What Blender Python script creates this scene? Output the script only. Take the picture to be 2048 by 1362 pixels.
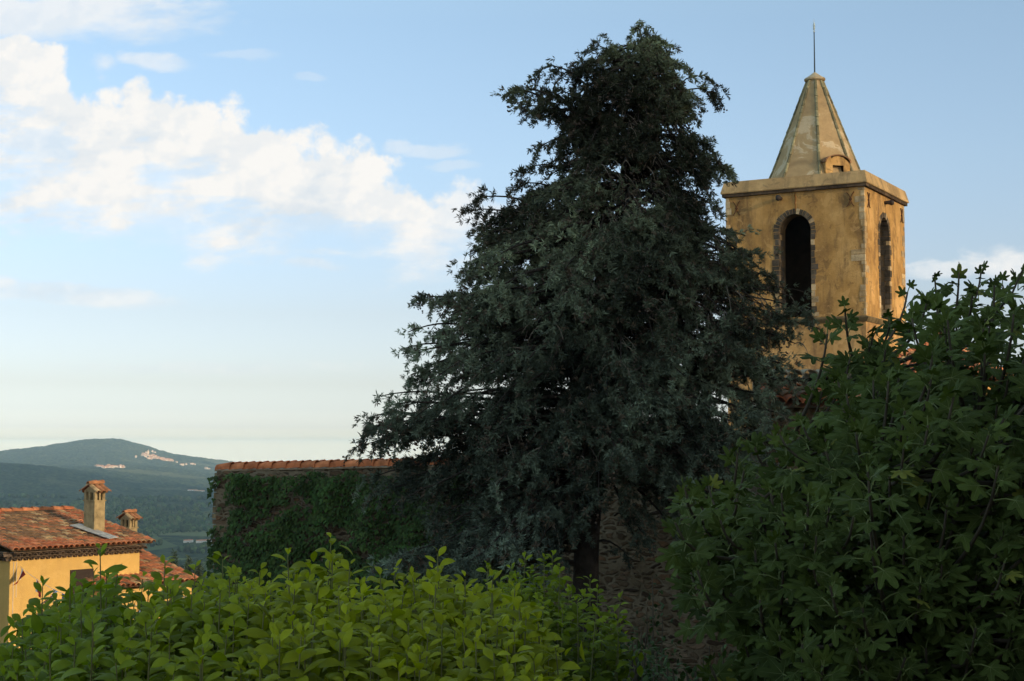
import bpy, math, random
import numpy as np
from mathutils import Vector
S = bpy.context.scene
for o in list(bpy.data.objects): bpy.data.objects.remove(o)
R = math.radians
# ---------------------------------------------------------------- camera
FOC = 3050.0; PITCH = math.atan((890-681)/FOC)
cam = bpy.data.cameras.new('camera'); camo = bpy.data.objects.new('camera', cam)
S.collection.objects.link(camo); S.camera = camo
cam.sensor_width = 36; cam.lens = FOC*36/2048; cam.clip_start = .05; cam.clip_end = 40000
camo.rotation_euler = (R(90)+PITCH, 0, 0)
S.render.resolution_x = 1024; S.render.resolution_y = 681
# ---------------------------------------------------------------- light
SUN_AZ = (.76, -.65); SUN_EL = R(13)
_l = math.hypot(*SUN_AZ); SD = Vector((SUN_AZ[0]/_l*math.cos(SUN_EL), SUN_AZ[1]/_l*math.cos(SUN_EL), math.sin(SUN_EL)))
sun = bpy.data.lights.new('sun', 'SUN'); suno = bpy.data.objects.new('sun', sun); S.collection.objects.link(suno)
sun.energy = 4.3; sun.angle = R(.53); sun.color = (1.0, .78, .52)
suno.rotation_euler = SD.to_track_quat('Z', 'Y').to_euler()
S.view_settings.view_transform = 'Standard'; S.view_settings.look = 'None'
S.view_settings.exposure = 0.3; S.view_settings.gamma = 1
S.render.engine = 'CYCLES'
S.cycles.volume_bounces = 2; S.cycles.max_bounces = 6
# ---------------------------------------------------------------- shader expression helper
class Sock:
    def __init__(s, nt, o): s.nt = nt; s.o = o
    def _m(s, op, *a, clamp=False):
        n = s.nt.nodes.new('ShaderNodeMath'); n.operation = op; n.use_clamp = clamp
        for i, v in enumerate((s,)+a):
            if isinstance(v, Sock): s.nt.links.new(v.o, n.inputs[i])
            else: n.inputs[i].default_value = v
        return Sock(s.nt, n.outputs[0])
    def __add__(s, b): return s._m('ADD', b)
    __radd__ = __add__
    def __sub__(s, b): return s._m('SUBTRACT', b)
    def __rsub__(s, b): return (s*-1)+b
    def __mul__(s, b): return s._m('MULTIPLY', b)
    __rmul__ = __mul__
    def __truediv__(s, b): return s._m('DIVIDE', b)
    def mx(s, b): return s._m('MAXIMUM', b)
    def mn(s, b): return s._m('MINIMUM', b)
    def pw(s, b): return s._m('POWER', b)
    def ab(s): return s._m('ABSOLUTE')
    def clamp(s): return s._m('ADD', 0.0, clamp=True)
    def ss(s, a, b):
        n = s.nt.nodes.new('ShaderNodeMapRange'); n.interpolation_type = 'SMOOTHSTEP'
        s.nt.links.new(s.o, n.inputs[0]); n.inputs[1].default_value = a; n.inputs[2].default_value = b
        return Sock(s.nt, n.outputs[0])
class G:
    def __init__(s, nt): s.nt = nt; nt.nodes.clear()
    def new(s, t, **k):
        n = s.nt.nodes.new(t)
        for a, b in k.items(): setattr(n, a, b)
        return n
    def link(s, a, b): s.nt.links.new(a.o if isinstance(a, Sock) else a, b)
    def coord(s, kind='Object'): return Sock(s.nt, s.new('ShaderNodeTexCoord').outputs[kind])
    def sep(s, v):
        n = s.new('ShaderNodeSeparateXYZ'); s.link(v, n.inputs[0]); return [Sock(s.nt, o) for o in n.outputs]
    def comb(s, x, y, z):
        n = s.new('ShaderNodeCombineXYZ')
        for i, v in enumerate((x, y, z)):
            if isinstance(v, Sock): s.link(v, n.inputs[i])
            else: n.inputs[i].default_value = v
        return Sock(s.nt, n.outputs[0])
    def scl(s, v, k):
        n = s.new('ShaderNodeMapping'); s.link(v, n.inputs[0]); n.inputs['Scale'].default_value = k; return Sock(s.nt, n.outputs[0])
    def noise(s, v, scale, detail=4, rough=.55, dist=0):
        n = s.new('ShaderNodeTexNoise'); s.link(v, n.inputs['Vector']); n.inputs['Scale'].default_value = scale
        n.inputs['Detail'].default_value = detail; n.inputs['Roughness'].default_value = rough; n.inputs['Distortion'].default_value = dist
        return Sock(s.nt, n.outputs[0])
    def vor(s, v, scale, feature='F1', out=0):
        n = s.new('ShaderNodeTexVoronoi', feature=feature); s.link(v, n.inputs['Vector']); n.inputs['Scale'].default_value = scale
        return Sock(s.nt, n.outputs[out])
    def attr(s, name, out='Color'):
        n = s.new('ShaderNodeAttribute'); n.attribute_name = name; return Sock(s.nt, n.outputs[out])
    def mix(s, f, a, b, mode='MIX'):
        n = s.new('ShaderNodeMix', data_type='RGBA', blend_type=mode)
        for i, v in ((0, f), (6, a), (7, b)):
            if isinstance(v, Sock): s.link(v, n.inputs[i])
            else: n.inputs[i].default_value = v if i == 0 else (tuple(v)+(1,))[:4]
        return Sock(s.nt, n.outputs[2])
    def ramp(s, f, stops):
        n = s.new('ShaderNodeValToRGB'); s.link(f, n.inputs[0]); e = n.color_ramp.elements
        while len(e) < len(stops): e.new(.5)
        for q, (p, c) in zip(e, stops): q.position = p; q.color = tuple(c)+(1,)
        return Sock(s.nt, n.outputs[0])
    def bump(s, h, strength=.5, dist=.02):
        n = s.new('ShaderNodeBump'); s.link(h, n.inputs['Height']); n.inputs['Strength'].default_value = strength
        n.inputs['Distance'].default_value = dist; return Sock(s.nt, n.outputs[0])
    def out(s, col, rough=.8, spec=.3, bump=None, metal=0, trans=None, tcol=None):
        p = s.new('ShaderNodeBsdfPrincipled'); o = s.new('ShaderNodeOutputMaterial')
        if isinstance(col, Sock): s.link(col, p.inputs['Base Color'])
        else: p.inputs['Base Color'].default_value = tuple(col)+(1,)
        if isinstance(rough, Sock): s.link(rough, p.inputs['Roughness'])
        else: p.inputs['Roughness'].default_value = rough
        p.inputs['Specular IOR Level'].default_value = spec; p.inputs['Metallic'].default_value = metal
        if bump: s.link(bump, p.inputs['Normal'])
        if trans:
            t = s.new('ShaderNodeBsdfTranslucent'); s.link(tcol, t.inputs[0]); m = s.new('ShaderNodeMixShader'); m.inputs[0].default_value = trans
            s.link(p.outputs[0], m.inputs[1]); s.link(t.outputs[0], m.inputs[2]); s.link(m.outputs[0], o.inputs[0])
        else: s.link(p.outputs[0], o.inputs[0])
def M(name):
    m = bpy.data.materials.new(name); m.use_nodes = True; return m, G(m.node_tree)
# ---------------------------------------------------------------- world
W = bpy.data.worlds.new('World'); S.world = W; W.use_nodes = True; g = G(W.node_tree)
sky = g.new('ShaderNodeTexSky', sky_type='NISHITA', sun_disc=False, sun_elevation=SUN_EL, sun_rotation=math.atan2(SD.x, SD.y))
sky.altitude = 100; sky.air_density = 1.0; sky.dust_density = 1.1; sky.ozone_density = 1.6
d = g.coord('Generated'); x, y, z = g.sep(d); g.link(g.comb(x, y, z.mx(.004)), sky.inputs[0])
ya = y.ab().mx(.05)
PX = x/ya*3.05+1.024; PY = .890-z/ya*3.05          # angular coordinates of the clouds (thousandths)
def curve(v, pts, lo, hi):                           # piecewise curve of v in [0,2.1] -> [lo,hi]
    n = g.new('ShaderNodeFloatCurve'); g.link((v/2.1).clamp(), n.inputs['Value']); c = n.mapping.curves[0]
    while len(c.points) < len(pts): c.points.new(.5, .5)
    for p, (a, b) in zip(c.points, pts): p.location = (a/2.1, (b-lo)/(hi-lo))
    n.mapping.update(); return Sock(g.nt, n.outputs[0])*(hi-lo)+lo
P3 = g.comb(PX, PY, 0.0); Pst = g.comb(PX*.42+PY*.12, PY*1.15, 3.3)
n6 = g.noise(g.comb(PX*.30+PY*.08, PY*1.9, 7.7), 9, 7, .6); n1 = g.noise(P3, 9, 7, .55); n2 = g.noise(P3, 3.6, 5, .5); n3 = g.noise(Pst, 11, 7, .58); n4 = g.noise(Pst, 26, 5, .55)
top = curve(PX, [(0, .03), (.1, .075), (.16, .17), (.24, .185), (.29, .15), (.36, .185), (.45, .2), (.55, .245), (.66, .275), (.78, .32), (.88, .385), (.98, .405), (1.15, .42), (1.5, .5), (2.1, .6)], 0, 1)
low = curve(PX, [(0, .43), (.3, .46), (.6, .47), (.9, .46), (1.2, .45), (1.5, .45), (2.1, .5)], 0, 1)
edge = (PY-top)*17.0+(n1-.5)*4.2
up = edge.ss(-.10, .5)
fade = (low-PY)*12.0+(n3-.5)*4.0+.15
thick = ((PY-top)*-2.4+1.15+(n2-.5)*1.6+(n3-.5)*5.0+(n4-.5)*2.2).clamp()
right_end = (1.16-PX)*3.2
band = up*(fade+.5).ss(-.4, .9)*((thick*.7+.34+(1.0-(PY-top)*5.0).clamp()*.9).clamp())*right_end.clamp()
wsp = (n3-.5)*5.0+(n4-.5)*2.0
def blob(cx, cy, rx, ry, k, sl=0):
    a = (PX-cx)/rx; b = (PY-cy-(PX-cx)*sl)/ry
    return ((1.0-(a*a+b*b))*1.0+wsp*.6).ss(-.2, 1.0)*k
PX0, PY0 = PX, PY; PX = PX+(n1-.5)*.10+(n3-.5)*.10; PY = PY+(n1-.5)*.035+(n4-.5)*.03
wisps = blob(.10, .02, .35, .06, .75).mx(blob(.30, .115, .09, .022, .55, .12)).mx(blob(.12, .585, .28, .028, .6, .10)).mx(blob(.46, .487, .08, .014, .7)).mx(blob(.62, .528, .09, .014, .5, .05))
wisps = wisps.mx(blob(.88, .495, .05, .008, .5)).mx(blob(.86, .295, .09, .018, .4)).mx(blob(.91, .33, .06, .012, .3)).mx(blob(1.88, .54, .12, .022, .62)).mx(blob(2.02, .525, .11, .035, .85)).mx(blob(.48, .1, .08, .01, .2)).mx(blob(.625, .145, .03, .008, .2)).mx(blob(.4, .735, .3, .014, .22))
PX, PY = PX0, PY0
puff = ((1.0-((PX-.193)/.03*((PX-.193)/.03)+(PY-.12)/.034*((PY-.12)/.034)))+(n1-.5)*6.5+(n4-.5)*3).ss(-.2, 1.8)*.55
strk = ((n6-.43)*7.0).clamp()*.75*up*((low+.02-PY)*14.0).clamp()*((1.14-PX)*4.0).clamp()
cl = band.mx(wisps).mx(puff).mx(strk).clamp()
n5 = g.noise(g.comb(PX+.013, PY+.022, .0), 9, 7, .55); relief = ((n1-n5)*8.0+.45).clamp()
shade = (((PY-top)*1.3+(n2-.5)*2.6+(n3-.5)*-4.2+.0).ss(.0, 1.0)*.5+(1.0-relief)*.42-.08).clamp()
ccol = g.mix(shade, (5.25, 5.17, 5.0), (3.75, 4.2, 4.6))
skc = Sock(g.nt, sky.outputs[0])
el = z.clamp()
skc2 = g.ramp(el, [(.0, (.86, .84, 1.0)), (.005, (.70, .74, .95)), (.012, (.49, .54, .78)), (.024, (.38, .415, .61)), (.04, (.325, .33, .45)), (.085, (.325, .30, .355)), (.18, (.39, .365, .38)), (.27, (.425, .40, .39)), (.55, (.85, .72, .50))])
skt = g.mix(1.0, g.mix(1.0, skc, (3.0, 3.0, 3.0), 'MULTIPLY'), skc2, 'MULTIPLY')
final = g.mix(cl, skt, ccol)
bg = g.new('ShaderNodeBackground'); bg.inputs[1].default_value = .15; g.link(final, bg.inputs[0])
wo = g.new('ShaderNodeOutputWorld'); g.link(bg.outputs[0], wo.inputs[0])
# ---------------------------------------------------------------- mesh tools
rng = np.random.default_rng(7); random.seed(7)
def ray(px, py):
    a = (px-1024)/FOC; b = (681-py)/FOC
    d = np.array([a, math.cos(PITCH)-b*math.sin(PITCH), math.sin(PITCH)+b*math.cos(PITCH)]); return d/d[1]
def at(px, py, Y): return ray(px, py)*Y
def hit(px, py, P0, n):
    d = ray(px, py); n = np.array(n, float); return d*(np.dot(P0, n)/np.dot(d, n))
def nrm(v): v = np.asarray(v, float); return v/np.linalg.norm(v)
class MB:
    def __init__(s): s.v = []; s.f = []; s.m = []; s.c = []; s.n = 0
    def add(s, v, f, m=0, c=(1, 1, 1)):
        v = np.asarray(v, float).reshape(-1, 3); s.v.append(v)
        for q in f: s.f.append([i+s.n for i in q]); s.m.append(m); s.c.append(c)
        s.n += len(v)
    def inst(s, tv, tf, pos, rot, sc, col, tm=None):
        """many copies of a template: pos (K,3), rot (K,3,3) columns = axes, sc (K,) or (K,3), col (K,3)"""
        tv = np.asarray(tv, float); K = len(pos); sc = np.asarray(sc, float)
        if sc.ndim == 1: sc = np.repeat(sc[:, None], 3, 1)
        V = np.einsum('kij,knj->kni', rot, tv[None]*sc[:, None, :])+pos[:, None, :]
        s.v.append(V.reshape(-1, 3)); nt = len(tv)
        for k in range(K):
            b = s.n+k*nt; cc = tuple(col[k])
            for j, q in enumerate(tf): s.f.append([i+b for i in q]); s.m.append(tm[j] if tm else 0); s.c.append(cc)
        s.n += K*nt
    def box(s, o, ax, ay, az, m=0, c=(1, 1, 1)):
        """box from corner o with edge vectors"""
        o, ax, ay, az = [np.asarray(q, float) for q in (o, ax, ay, az)]
        v = [o, o+ax, o+ax+ay, o+ay, o+az, o+ax+az, o+ax+ay+az, o+ay+az]
        f = [(3, 2, 1, 0), (4, 5, 6, 7), (0, 1, 5, 4), (1, 2, 6, 5), (2, 3, 7, 6), (3, 0, 4, 7)]
        if np.dot(np.cross(ax, ay), az) < 0: f = [q[::-1] for q in f]
        s.add(v, f, m, c)
    def tube(s, pts, rad, seg=6, m=0, c=(1, 1, 1), cap=True):
        pts = np.asarray(pts, float); n = len(pts); rad = np.broadcast_to(rad, (n,)) if np.ndim(rad) else np.full(n, rad)
        t = np.gradient(pts, axis=0); t /= np.linalg.norm(t, axis=1)[:, None]+1e-9
        ref = np.array([0, 0, 1.]) if abs(t[0][2]) < .9 else np.array([1., 0, 0])
        a = np.cross(t, ref); a /= np.linalg.norm(a, axis=1)[:, None]+1e-9; b = np.cross(t, a)
        th = np.arange(seg)*2*math.pi/seg
        V = pts[:, None]+rad[:, None, None]*(a[:, None]*np.cos(th)[None, :, None]+b[:, None]*np.sin(th)[None, :, None])
        f = [(i*seg+j, i*seg+(j+1) % seg, (i+1)*seg+(j+1) % seg, (i+1)*seg+j) for i in range(n-1) for j in range(seg)]
        if cap: f += [tuple(range(seg))[::-1], tuple(range((n-1)*seg, n*seg))]
        s.add(V.reshape(-1, 3), f, m, c)
    def build(s, name, mats, parent=None, origin=(0, 0, 0), smooth=False):
        me = bpy.data.meshes.new(name); V = np.concatenate(s.v)-np.asarray(origin, float)
        ln = np.array([len(q) for q in s.f]); fl = np.concatenate([np.array(q) for q in s.f]) if len(set(ln)) > 1 else np.array(s.f).reshape(-1)
        me.vertices.add(len(V)); me.vertices.foreach_set('co', V.reshape(-1).astype(np.float32))
        me.loops.add(len(fl)); me.loops.foreach_set('vertex_index', fl.astype(np.int32))
        me.polygons.add(len(ln)); me.polygons.foreach_set('loop_start', np.concatenate([[0], np.cumsum(ln)[:-1]]).astype(np.int32))
        me.polygons.foreach_set('material_index', np.array(s.m, dtype=np.int32))
        me.polygons.foreach_set('use_smooth', np.full(len(ln), smooth))
        at_ = me.attributes.new('tint', 'FLOAT_VECTOR', 'FACE'); at_.data.foreach_set('vector', np.array(s.c, dtype=np.float32).reshape(-1))
        me.update(); me.validate()
        for m in (mats if isinstance(mats, (list, tuple)) else [mats]): me.materials.append(m)
        o = bpy.data.objects.new(name, me); S.collection.objects.link(o)
        if parent: o.parent = parent
        else: o.location = origin
        return o
def thing(name, label, cat, loc, group=None):
    o = bpy.data.objects.new(name, None); S.collection.objects.link(o); o.location = tuple(map(float, loc)); o.empty_display_size = .3
    return tag(o, label, cat, group)
def tag(o, label, cat, group=None, kind=None):
    if label: o['label'] = label
    if cat: o['category'] = cat
    if group: o['group'] = group
    if kind: o['kind'] = kind
    return o
def vnoise(p, seed=0):                                # smooth value noise, p (...,2)
    i = np.floor(p).astype(int); f = p-i; f = f*f*(3-2*f)
    def h(a, b): q = (a*374761393+b*668265263+seed*982451653) & 0xffffffff; q = ((q ^ (q >> 13))*1274126177) & 0xffffffff; return ((q ^ (q >> 16)) & 0xffff)/65535.
    x, y = i[..., 0], i[..., 1]
    return (h(x, y)*(1-f[..., 0])+h(x+1, y)*f[..., 0])*(1-f[..., 1])+(h(x, y+1)*(1-f[..., 0])+h(x+1, y+1)*f[..., 0])*f[..., 1]
def frames(d, roll=0, up=(0, 0, 1)):
    """rotation matrices with local x along d, z near up"""
    d = d/(np.linalg.norm(d, axis=1)[:, None]+1e-9); up = np.broadcast_to(np.asarray(up, float), d.shape)
    y = np.cross(up, d); bad = np.linalg.norm(y, axis=1) < 1e-3; y[bad] = np.cross(np.array([1., 0, 0]), d[bad]); y /= np.linalg.norm(y, axis=1)[:, None]
    z = np.cross(d, y)
    if np.ndim(roll) or roll:
        c, s_ = np.cos(roll)[:, None], np.sin(roll)[:, None]; y, z = y*c+z*s_, z*c-y*s_
    return np.stack([d, y, z], 2)
# ---------------------------------------------------------------- materials
def simple(name, col, rough=.8, spec=.3, var=.25, scale=3., bump=.4, bscale=30, bd=.01, metal=0):
    m, g = M(name); c = g.coord(); n = g.noise(c, scale, 5); b = g.noise(c, bscale, 4)
    dark = tuple(q*(1-var) for q in col); light = tuple(min(1, q*(1+var)) for q in col)
    g.out(g.ramp(n, [(.3, dark), (.7, light)]), rough, spec, g.bump(b, bump, bd), metal); return m
def tinted(name, rough=.8, spec=.3, var=.3, scale=4., bump=.4, bscale=30, bd=.01, trans=None, tk=(1.2, 1.3, .6)):
    m, g = M(name); c = g.coord(); n = g.noise(c, scale, 4); t = g.attr('tint')
    col = g.mix(1.0, t, g.ramp(n, [(.25, (1-var,)*3), (.75, (1+var,)*3)]), 'MULTIPLY')
    bm = g.bump(g.noise(c, bscale, 3), bump, bd) if bump else None
    g.out(col, rough, spec, bm, trans=trans, tcol=g.mix(1.0, col, tk, 'MULTIPLY') if trans else None); return m
def plaster(name, base, light, dark, stain):
    m, g = M(name); c = g.coord(); cs = g.scl(c, (1, 1, .22))
    n = g.noise(c, .8, 6, .6, .3); n2 = g.noise(cs, 2.6, 6, .62, .4); n3 = g.noise(c, 9, 5, .65); n4 = g.noise(c, 55, 3)
    col = g.ramp(n, [(.32, dark), (.5, base), (.68, light)])
    col = g.mix(n2.ss(.47, .70)*.8, col, stain)
    col = g.mix(n3.ss(.45, .75)*.30, col, light)
    col = g.mix(n4.ss(.55, .8)*.25, col, dark)
    np_ = g.noise(c, 1.7, 6, .6, .8); col = g.mix(np_.ss(.585, .60)*.45, col, light); col = g.mix((1.0-np_).ss(.60, .625)*.5, col, stain)
    wc = g.new('ShaderNodeVectorMath', operation='MULTIPLY_ADD'); g.link(g.comb(n3, n, n2), wc.inputs[0]); wc.inputs[1].default_value = (.9, .9, .9); g.link(c, wc.inputs[2])
    ck = g.vor(Sock(g.nt, wc.outputs[0]), .55, 'DISTANCE_TO_EDGE'); col = g.mix((1.0-ck.ss(.002, .010))*n2.ss(.4, .6)*.8, col, dark)
    run = g.noise(g.scl(c, (1, 1, .05)), 5.0, 4, .6); col = g.mix(run.ss(.56, .72)*.35, col, stain)
    g.out(col, .92, .15, g.bump(n3*.6+n4*.5, .55, .03)); return m
m_plaster = plaster('ochre_plaster', (.47, .275, .09), (.66, .415, .165), (.27, .155, .06), (.17, .105, .05))
m_plaster_low = plaster('stained_plaster', (.48, .29, .11), (.66, .43, .19), (.30, .18, .08), (.15, .10, .06))
m_parapet = plaster('parapet_plaster', (.50, .34, .16), (.68, .48, .24), (.36, .24, .115), (.24, .18, .10))
m_spire = plaster('spire_plaster', (.40, .26, .11), (.60, .46, .26), (.28, .19, .09), (.20, .14, .08))
m_yellow = plaster('yellow_render', (.60, .39, .125), (.63, .42, .15), (.56, .36, .115), (.53, .34, .115))
m_stone = tinted('cut_stone', .9, .2, .45, 5, .7, 22, .02)
m_moulding = simple('mossy_moulding', (.15, .115, .06), .9, .2, .4, 3, .6)
m_rib = tinted('rib_tiles', .85, .2, .35, 9, .5, 30)
m_tile = tinted('clay_tiles', .85, .2, .45, 5, .5, 40, .008)
m_iron = simple('rusty_iron', (.10, .045, .018), .8, .3, .4, 20, .3)
m_dark = simple('dark_recess', (.02, .016, .012), .95, .05, .2)
m_white = simple('white_flashing', (.62, .62, .6), .6, .4, .25, 6, .3)
m_cement = simple('chimney_cement', (.36, .28, .15), .95, .1, .3, 5, .9, 70, .02)
m_mortar = simple('eave_mortar', (.24, .17, .10), .95, .1, .3, 6, .5)
m_shutter = simple('brown_shutter', (.03, .02, .015), .7, .3, .2, 8, .3)
m_bark = simple('cypress_bark', (.055, .045, .038), .95, .1, .45, 6, 1., 14, .05)
m_twig = simple('grey_twigs', (.20, .165, .13), .9, .1, .35, 3, .3)
m_figwood = simple('fig_wood', (.085, .07, .05), .85, .2, .3, 10, .3)
m_hedgewood = simple('shrub_stem', (.20, .20, .075), .7, .3, .3, 15, .2)
m_cypleaf = tinted('cypress_foliage', .85, .15, .25, 2., 0)
m_figleaf = tinted('fig_leaf', .7, .12, .15, 30, .15, 120, .002, trans=.12, tk=(1.3, 1.5, .5))
m_figvein = simple('fig_vein', (.17, .21, .07), .6, .3, .1)
m_leaf = tinted('shrub_leaf', .55, .16, .15, 25, .3, 60, .004, trans=.4, tk=(1.3, 1.35, .25))
m_ivy = tinted('ivy_leaf', .6, .15, .15, 20, 0, trans=.1)
# rubble wall
m_rubble, g = M('rubble_masonry'); c = g.coord(); w_ = g.noise(c, 1.6, 3)
cc = g.scl(c, (1, 1, 2.5)); n_ = g.new('ShaderNodeMix', data_type='VECTOR'); n_.inputs[0].default_value = .24
g.link(cc, n_.inputs[4]); nt_ = g.new('ShaderNodeTexNoise'); g.link(c, nt_.inputs[0]); nt_.inputs['Scale'].default_value = 3.; g.link(nt_.outputs['Color'], n_.inputs[5]); v = Sock(g.nt, n_.outputs[1])
e = g.vor(v, 5.4, 'DISTANCE_TO_EDGE'); cellc = Sock(g.nt, g.new('ShaderNodeTexVoronoi').outputs['Color'])
cellc.o.node.inputs['Scale'].default_value = 5.4; g.link(v, cellc.o.node.inputs['Vector']); r_, g_, b_ = g.sep(cellc)
stone = g.ramp(r_, [(.0, (.05, .035, .025)), (.35, (.13, .085, .05)), (.6, (.20, .14, .09)), (.8, (.24, .13, .07)), (1., (.32, .25, .17))])
fine = g.noise(c, 14, 5, .65); stone = g.mix(fine.ss(.4, .75)*.5, stone, (.09, .06, .04))
mort = g.mix(g.noise(c, 2.2, 5).ss(.35, .65), (.27, .215, .145), (.18, .135, .085))
th = g_*.14+.02; ms = (e+(fine-.5)*.34-th).ss(0, .15)
col = g.mix(ms, mort, stone)
g.out(col, .95, .1, g.bump(ms*.8+fine*.5, .9, .06))
m_ground, g = M('garden_soil'); c = g.coord(); n = g.noise(c, .5, 6); g.out(g.ramp(n, [(.35, (.05, .055, .02)), (.6, (.12, .09, .05))]), .95, .1, g.bump(g.noise(c, 8, 4), .6, .05))
# ---------------------------------------------------------------- terrain
PXK = np.array([-900, -200, 0, 100, 190, 245, 300, 350, 440, 520, 900, 1500, 2200, 3000.])
RK = np.array([4500, 5200, 6000, 6600, 7000.])
YT = np.array([[930, 938, 930, 920, 915], [925, 936, 928, 915, 910], [922, 936, 925, 912, 905], [929, 938, 922, 905, 893], [946, 940, 925, 898, 880], [958, 941, 926, 898, 880],
               [965, 946, 930, 910, 894], [970, 950, 933, 920, 910], [978, 960, 944, 930, 918], [985, 968, 950, 938, 930], [985, 968, 955, 945, 940], [980, 965, 950, 935, 925], [985, 965, 950, 930, 915], [980, 960, 940, 920, 905]])
def height(x, y):
    x = np.asarray(x, float); y = np.asarray(y, float); r = np.hypot(x, y); az = np.arctan2(x, y)
    u = np.tan(np.clip(az, -R(32), R(32)))*3050+1024
    base = np.interp(r, [0, 20, 36, 46, 60, 100, 300, 700, 1200, 1600, 2500, 3300], [-1.9, -1.9, -5.4, -9.5, -10.5, -22, -62, -108, -122, -127, -130, -118])
    near = np.interp(np.maximum(y, r*.6), [0, 8.5, 15, 33, 46, 60], [-1.9, -2.2, -5.2, -5.6, -9.5, -10.5])
    base = np.where(r < 60, near, base)
    right = np.clip((x-5)/6, 0, 1)*np.clip((90-r)/20, 0, 1); base = base*(1-right)+np.maximum(base, -5.6)*right
    zr = [np.interp(u, PXK, (890-YT[:, k])/3050*RK[k]) for k in range(5)]
    ks = np.concatenate([[3300], RK, [8200, 9500]]); zs = [np.full_like(r, -118)]+zr+[np.full_like(r, -125), np.full_like(r, -130)]
    out = base.copy()
    for k in range(len(ks)-1):
        t = np.clip((r-ks[k])/(ks[k+1]-ks[k]), 0, 1); t2 = t if k in (1, 2, 3) else t*t*(3-2*t)
        sel = (r >= ks[k]) & (r <= ks[k+1]); out = np.where(sel, zs[k]*(1-t2)+zs[k+1]*t2, out)
    out = np.where(r > 9500, -130, out)
    p = np.stack([x, y], -1); amp = np.clip((r-2600)/2000, 0, 1)*np.clip((9300-r)/1000, 0, 1)
    out = out+amp*((vnoise(p/420., 3)-.5)*16+(vnoise(p/150., 5)-.5)*8+(vnoise(p/38., 6)-.5)*5+(vnoise(p/14., 8)-.5)*7)
    a2 = np.clip((r-300)/400, 0, 1)*(1-np.clip((r-2600)/800, 0, 1)); out = out+a2*((vnoise(p/160., 4)-.5)*7)
    return out
az = np.unique(np.round(np.concatenate([np.arange(-180, 180.1, 4), np.arange(-34, 34.1, .5), np.arange(-21, -8.5, .035)]), 4))
rr = np.unique(np.round(np.concatenate([[0.5], np.arange(3, 70, 2.5), np.geomspace(70, 3300, 90), np.arange(3300, 7400, 17), np.geomspace(7400, 9600, 12)]), 2))
A_, R_ = np.meshgrid(np.radians(az), rr, indexing='ij'); X_ = R_*np.sin(A_); Y_ = R_*np.cos(A_); Z_ = height(X_, Y_)
V = np.stack([X_, Y_, Z_], -1).reshape(-1, 3); nr = len(rr); na = len(az)
i, j = np.meshgrid(np.arange(na-1), np.arange(nr-1), indexing='ij'); b0 = (i*nr+j).reshape(-1)
F = np.stack([b0, b0+nr, b0+nr+1, b0+1], 1)
me = bpy.data.meshes.new('ground'); me.vertices.add(len(V)); me.vertices.foreach_set('co', V.reshape(-1).astype(np.float32))
me.loops.add(F.size); me.loops.foreach_set('vertex_index', F.reshape(-1).astype(np.int32)); me.polygons.add(len(F)); me.polygons.foreach_set('loop_start', (np.arange(len(F))*4).astype(np.int32)); me.update(); me.validate()
m_land, g = M('wooded_land'); geo = g.new('ShaderNodeNewGeometry'); c = Sock(g.nt, geo.outputs['Position']); gx, gy, gz = g.sep(c)
big = g.noise(c, .0035, 5, .6); med = g.noise(c, .022, 5, .65); can = g.vor(c, .085); can2 = g.noise(c, .2, 3)
wood = g.ramp(med, [(.3, (.05, .075, .025)), (.55, (.10, .125, .045)), (.75, (.18, .18, .075))])
wood = g.mix((can.ss(.1, .8)*.9).clamp(), wood, (.015, .026, .010))
fv = Sock(g.nt, g.new('ShaderNodeTexVoronoi').outputs['Color']); fv.o.node.inputs['Scale'].default_value = .0055; g.link(g.scl(c, (1, .45, 1)), fv.o.node.inputs['Vector']); f1, f2, f3 = g.sep(fv)
field = g.ramp(f1, [(.0, (.10, .13, .045)), (.4, (.15, .18, .07)), (.7, (.2, .2, .09)), (1., (.28, .24, .13))])
dist = (gx*gx+gy*gy).pw(.5)
isf = f2.ss(.70, .72)*(1.0-dist.ss(2700, 3300))*dist.ss(500, 900)
clear = big.ss(.56, .64)*dist.ss(3600, 4200)
col = g.mix(clear*.6, wood, (.17, .17, .08)); col = g.mix(isf, col, field)
col = g.mix(dist.ss(60, 120)*-1+1.0, col, (.10, .085, .04))
g.out(col, .95, .05, g.bump(can*-3.0+can2*2.0, .8, 1.5))
me.materials.append(m_land); ground = bpy.data.objects.new('ground', me); S.collection.objects.link(ground); ground['kind'] = 'structure'
# ---------------------------------------------------------------- haze (outside: the sky and the clouds)
bm = MB(); bm.box((-11000, -11000, -152), (22000, 0, 0), (0, 22000, 0), (0, 0, 188))
hm, g = M('valley_haze'); vol = g.new('ShaderNodeVolumePrincipled'); vol.inputs['Color'].default_value = (.56, .80, 1, 1); vol.inputs['Density'].default_value = 9e-5; vol.inputs['Anisotropy'].default_value = -.15
o_ = g.new('ShaderNodeOutputMaterial'); g.link(vol.outputs[0], o_.inputs['Volume'])
hz = bm.build('haze', hm); hz['kind'] = 'stuff'
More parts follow.
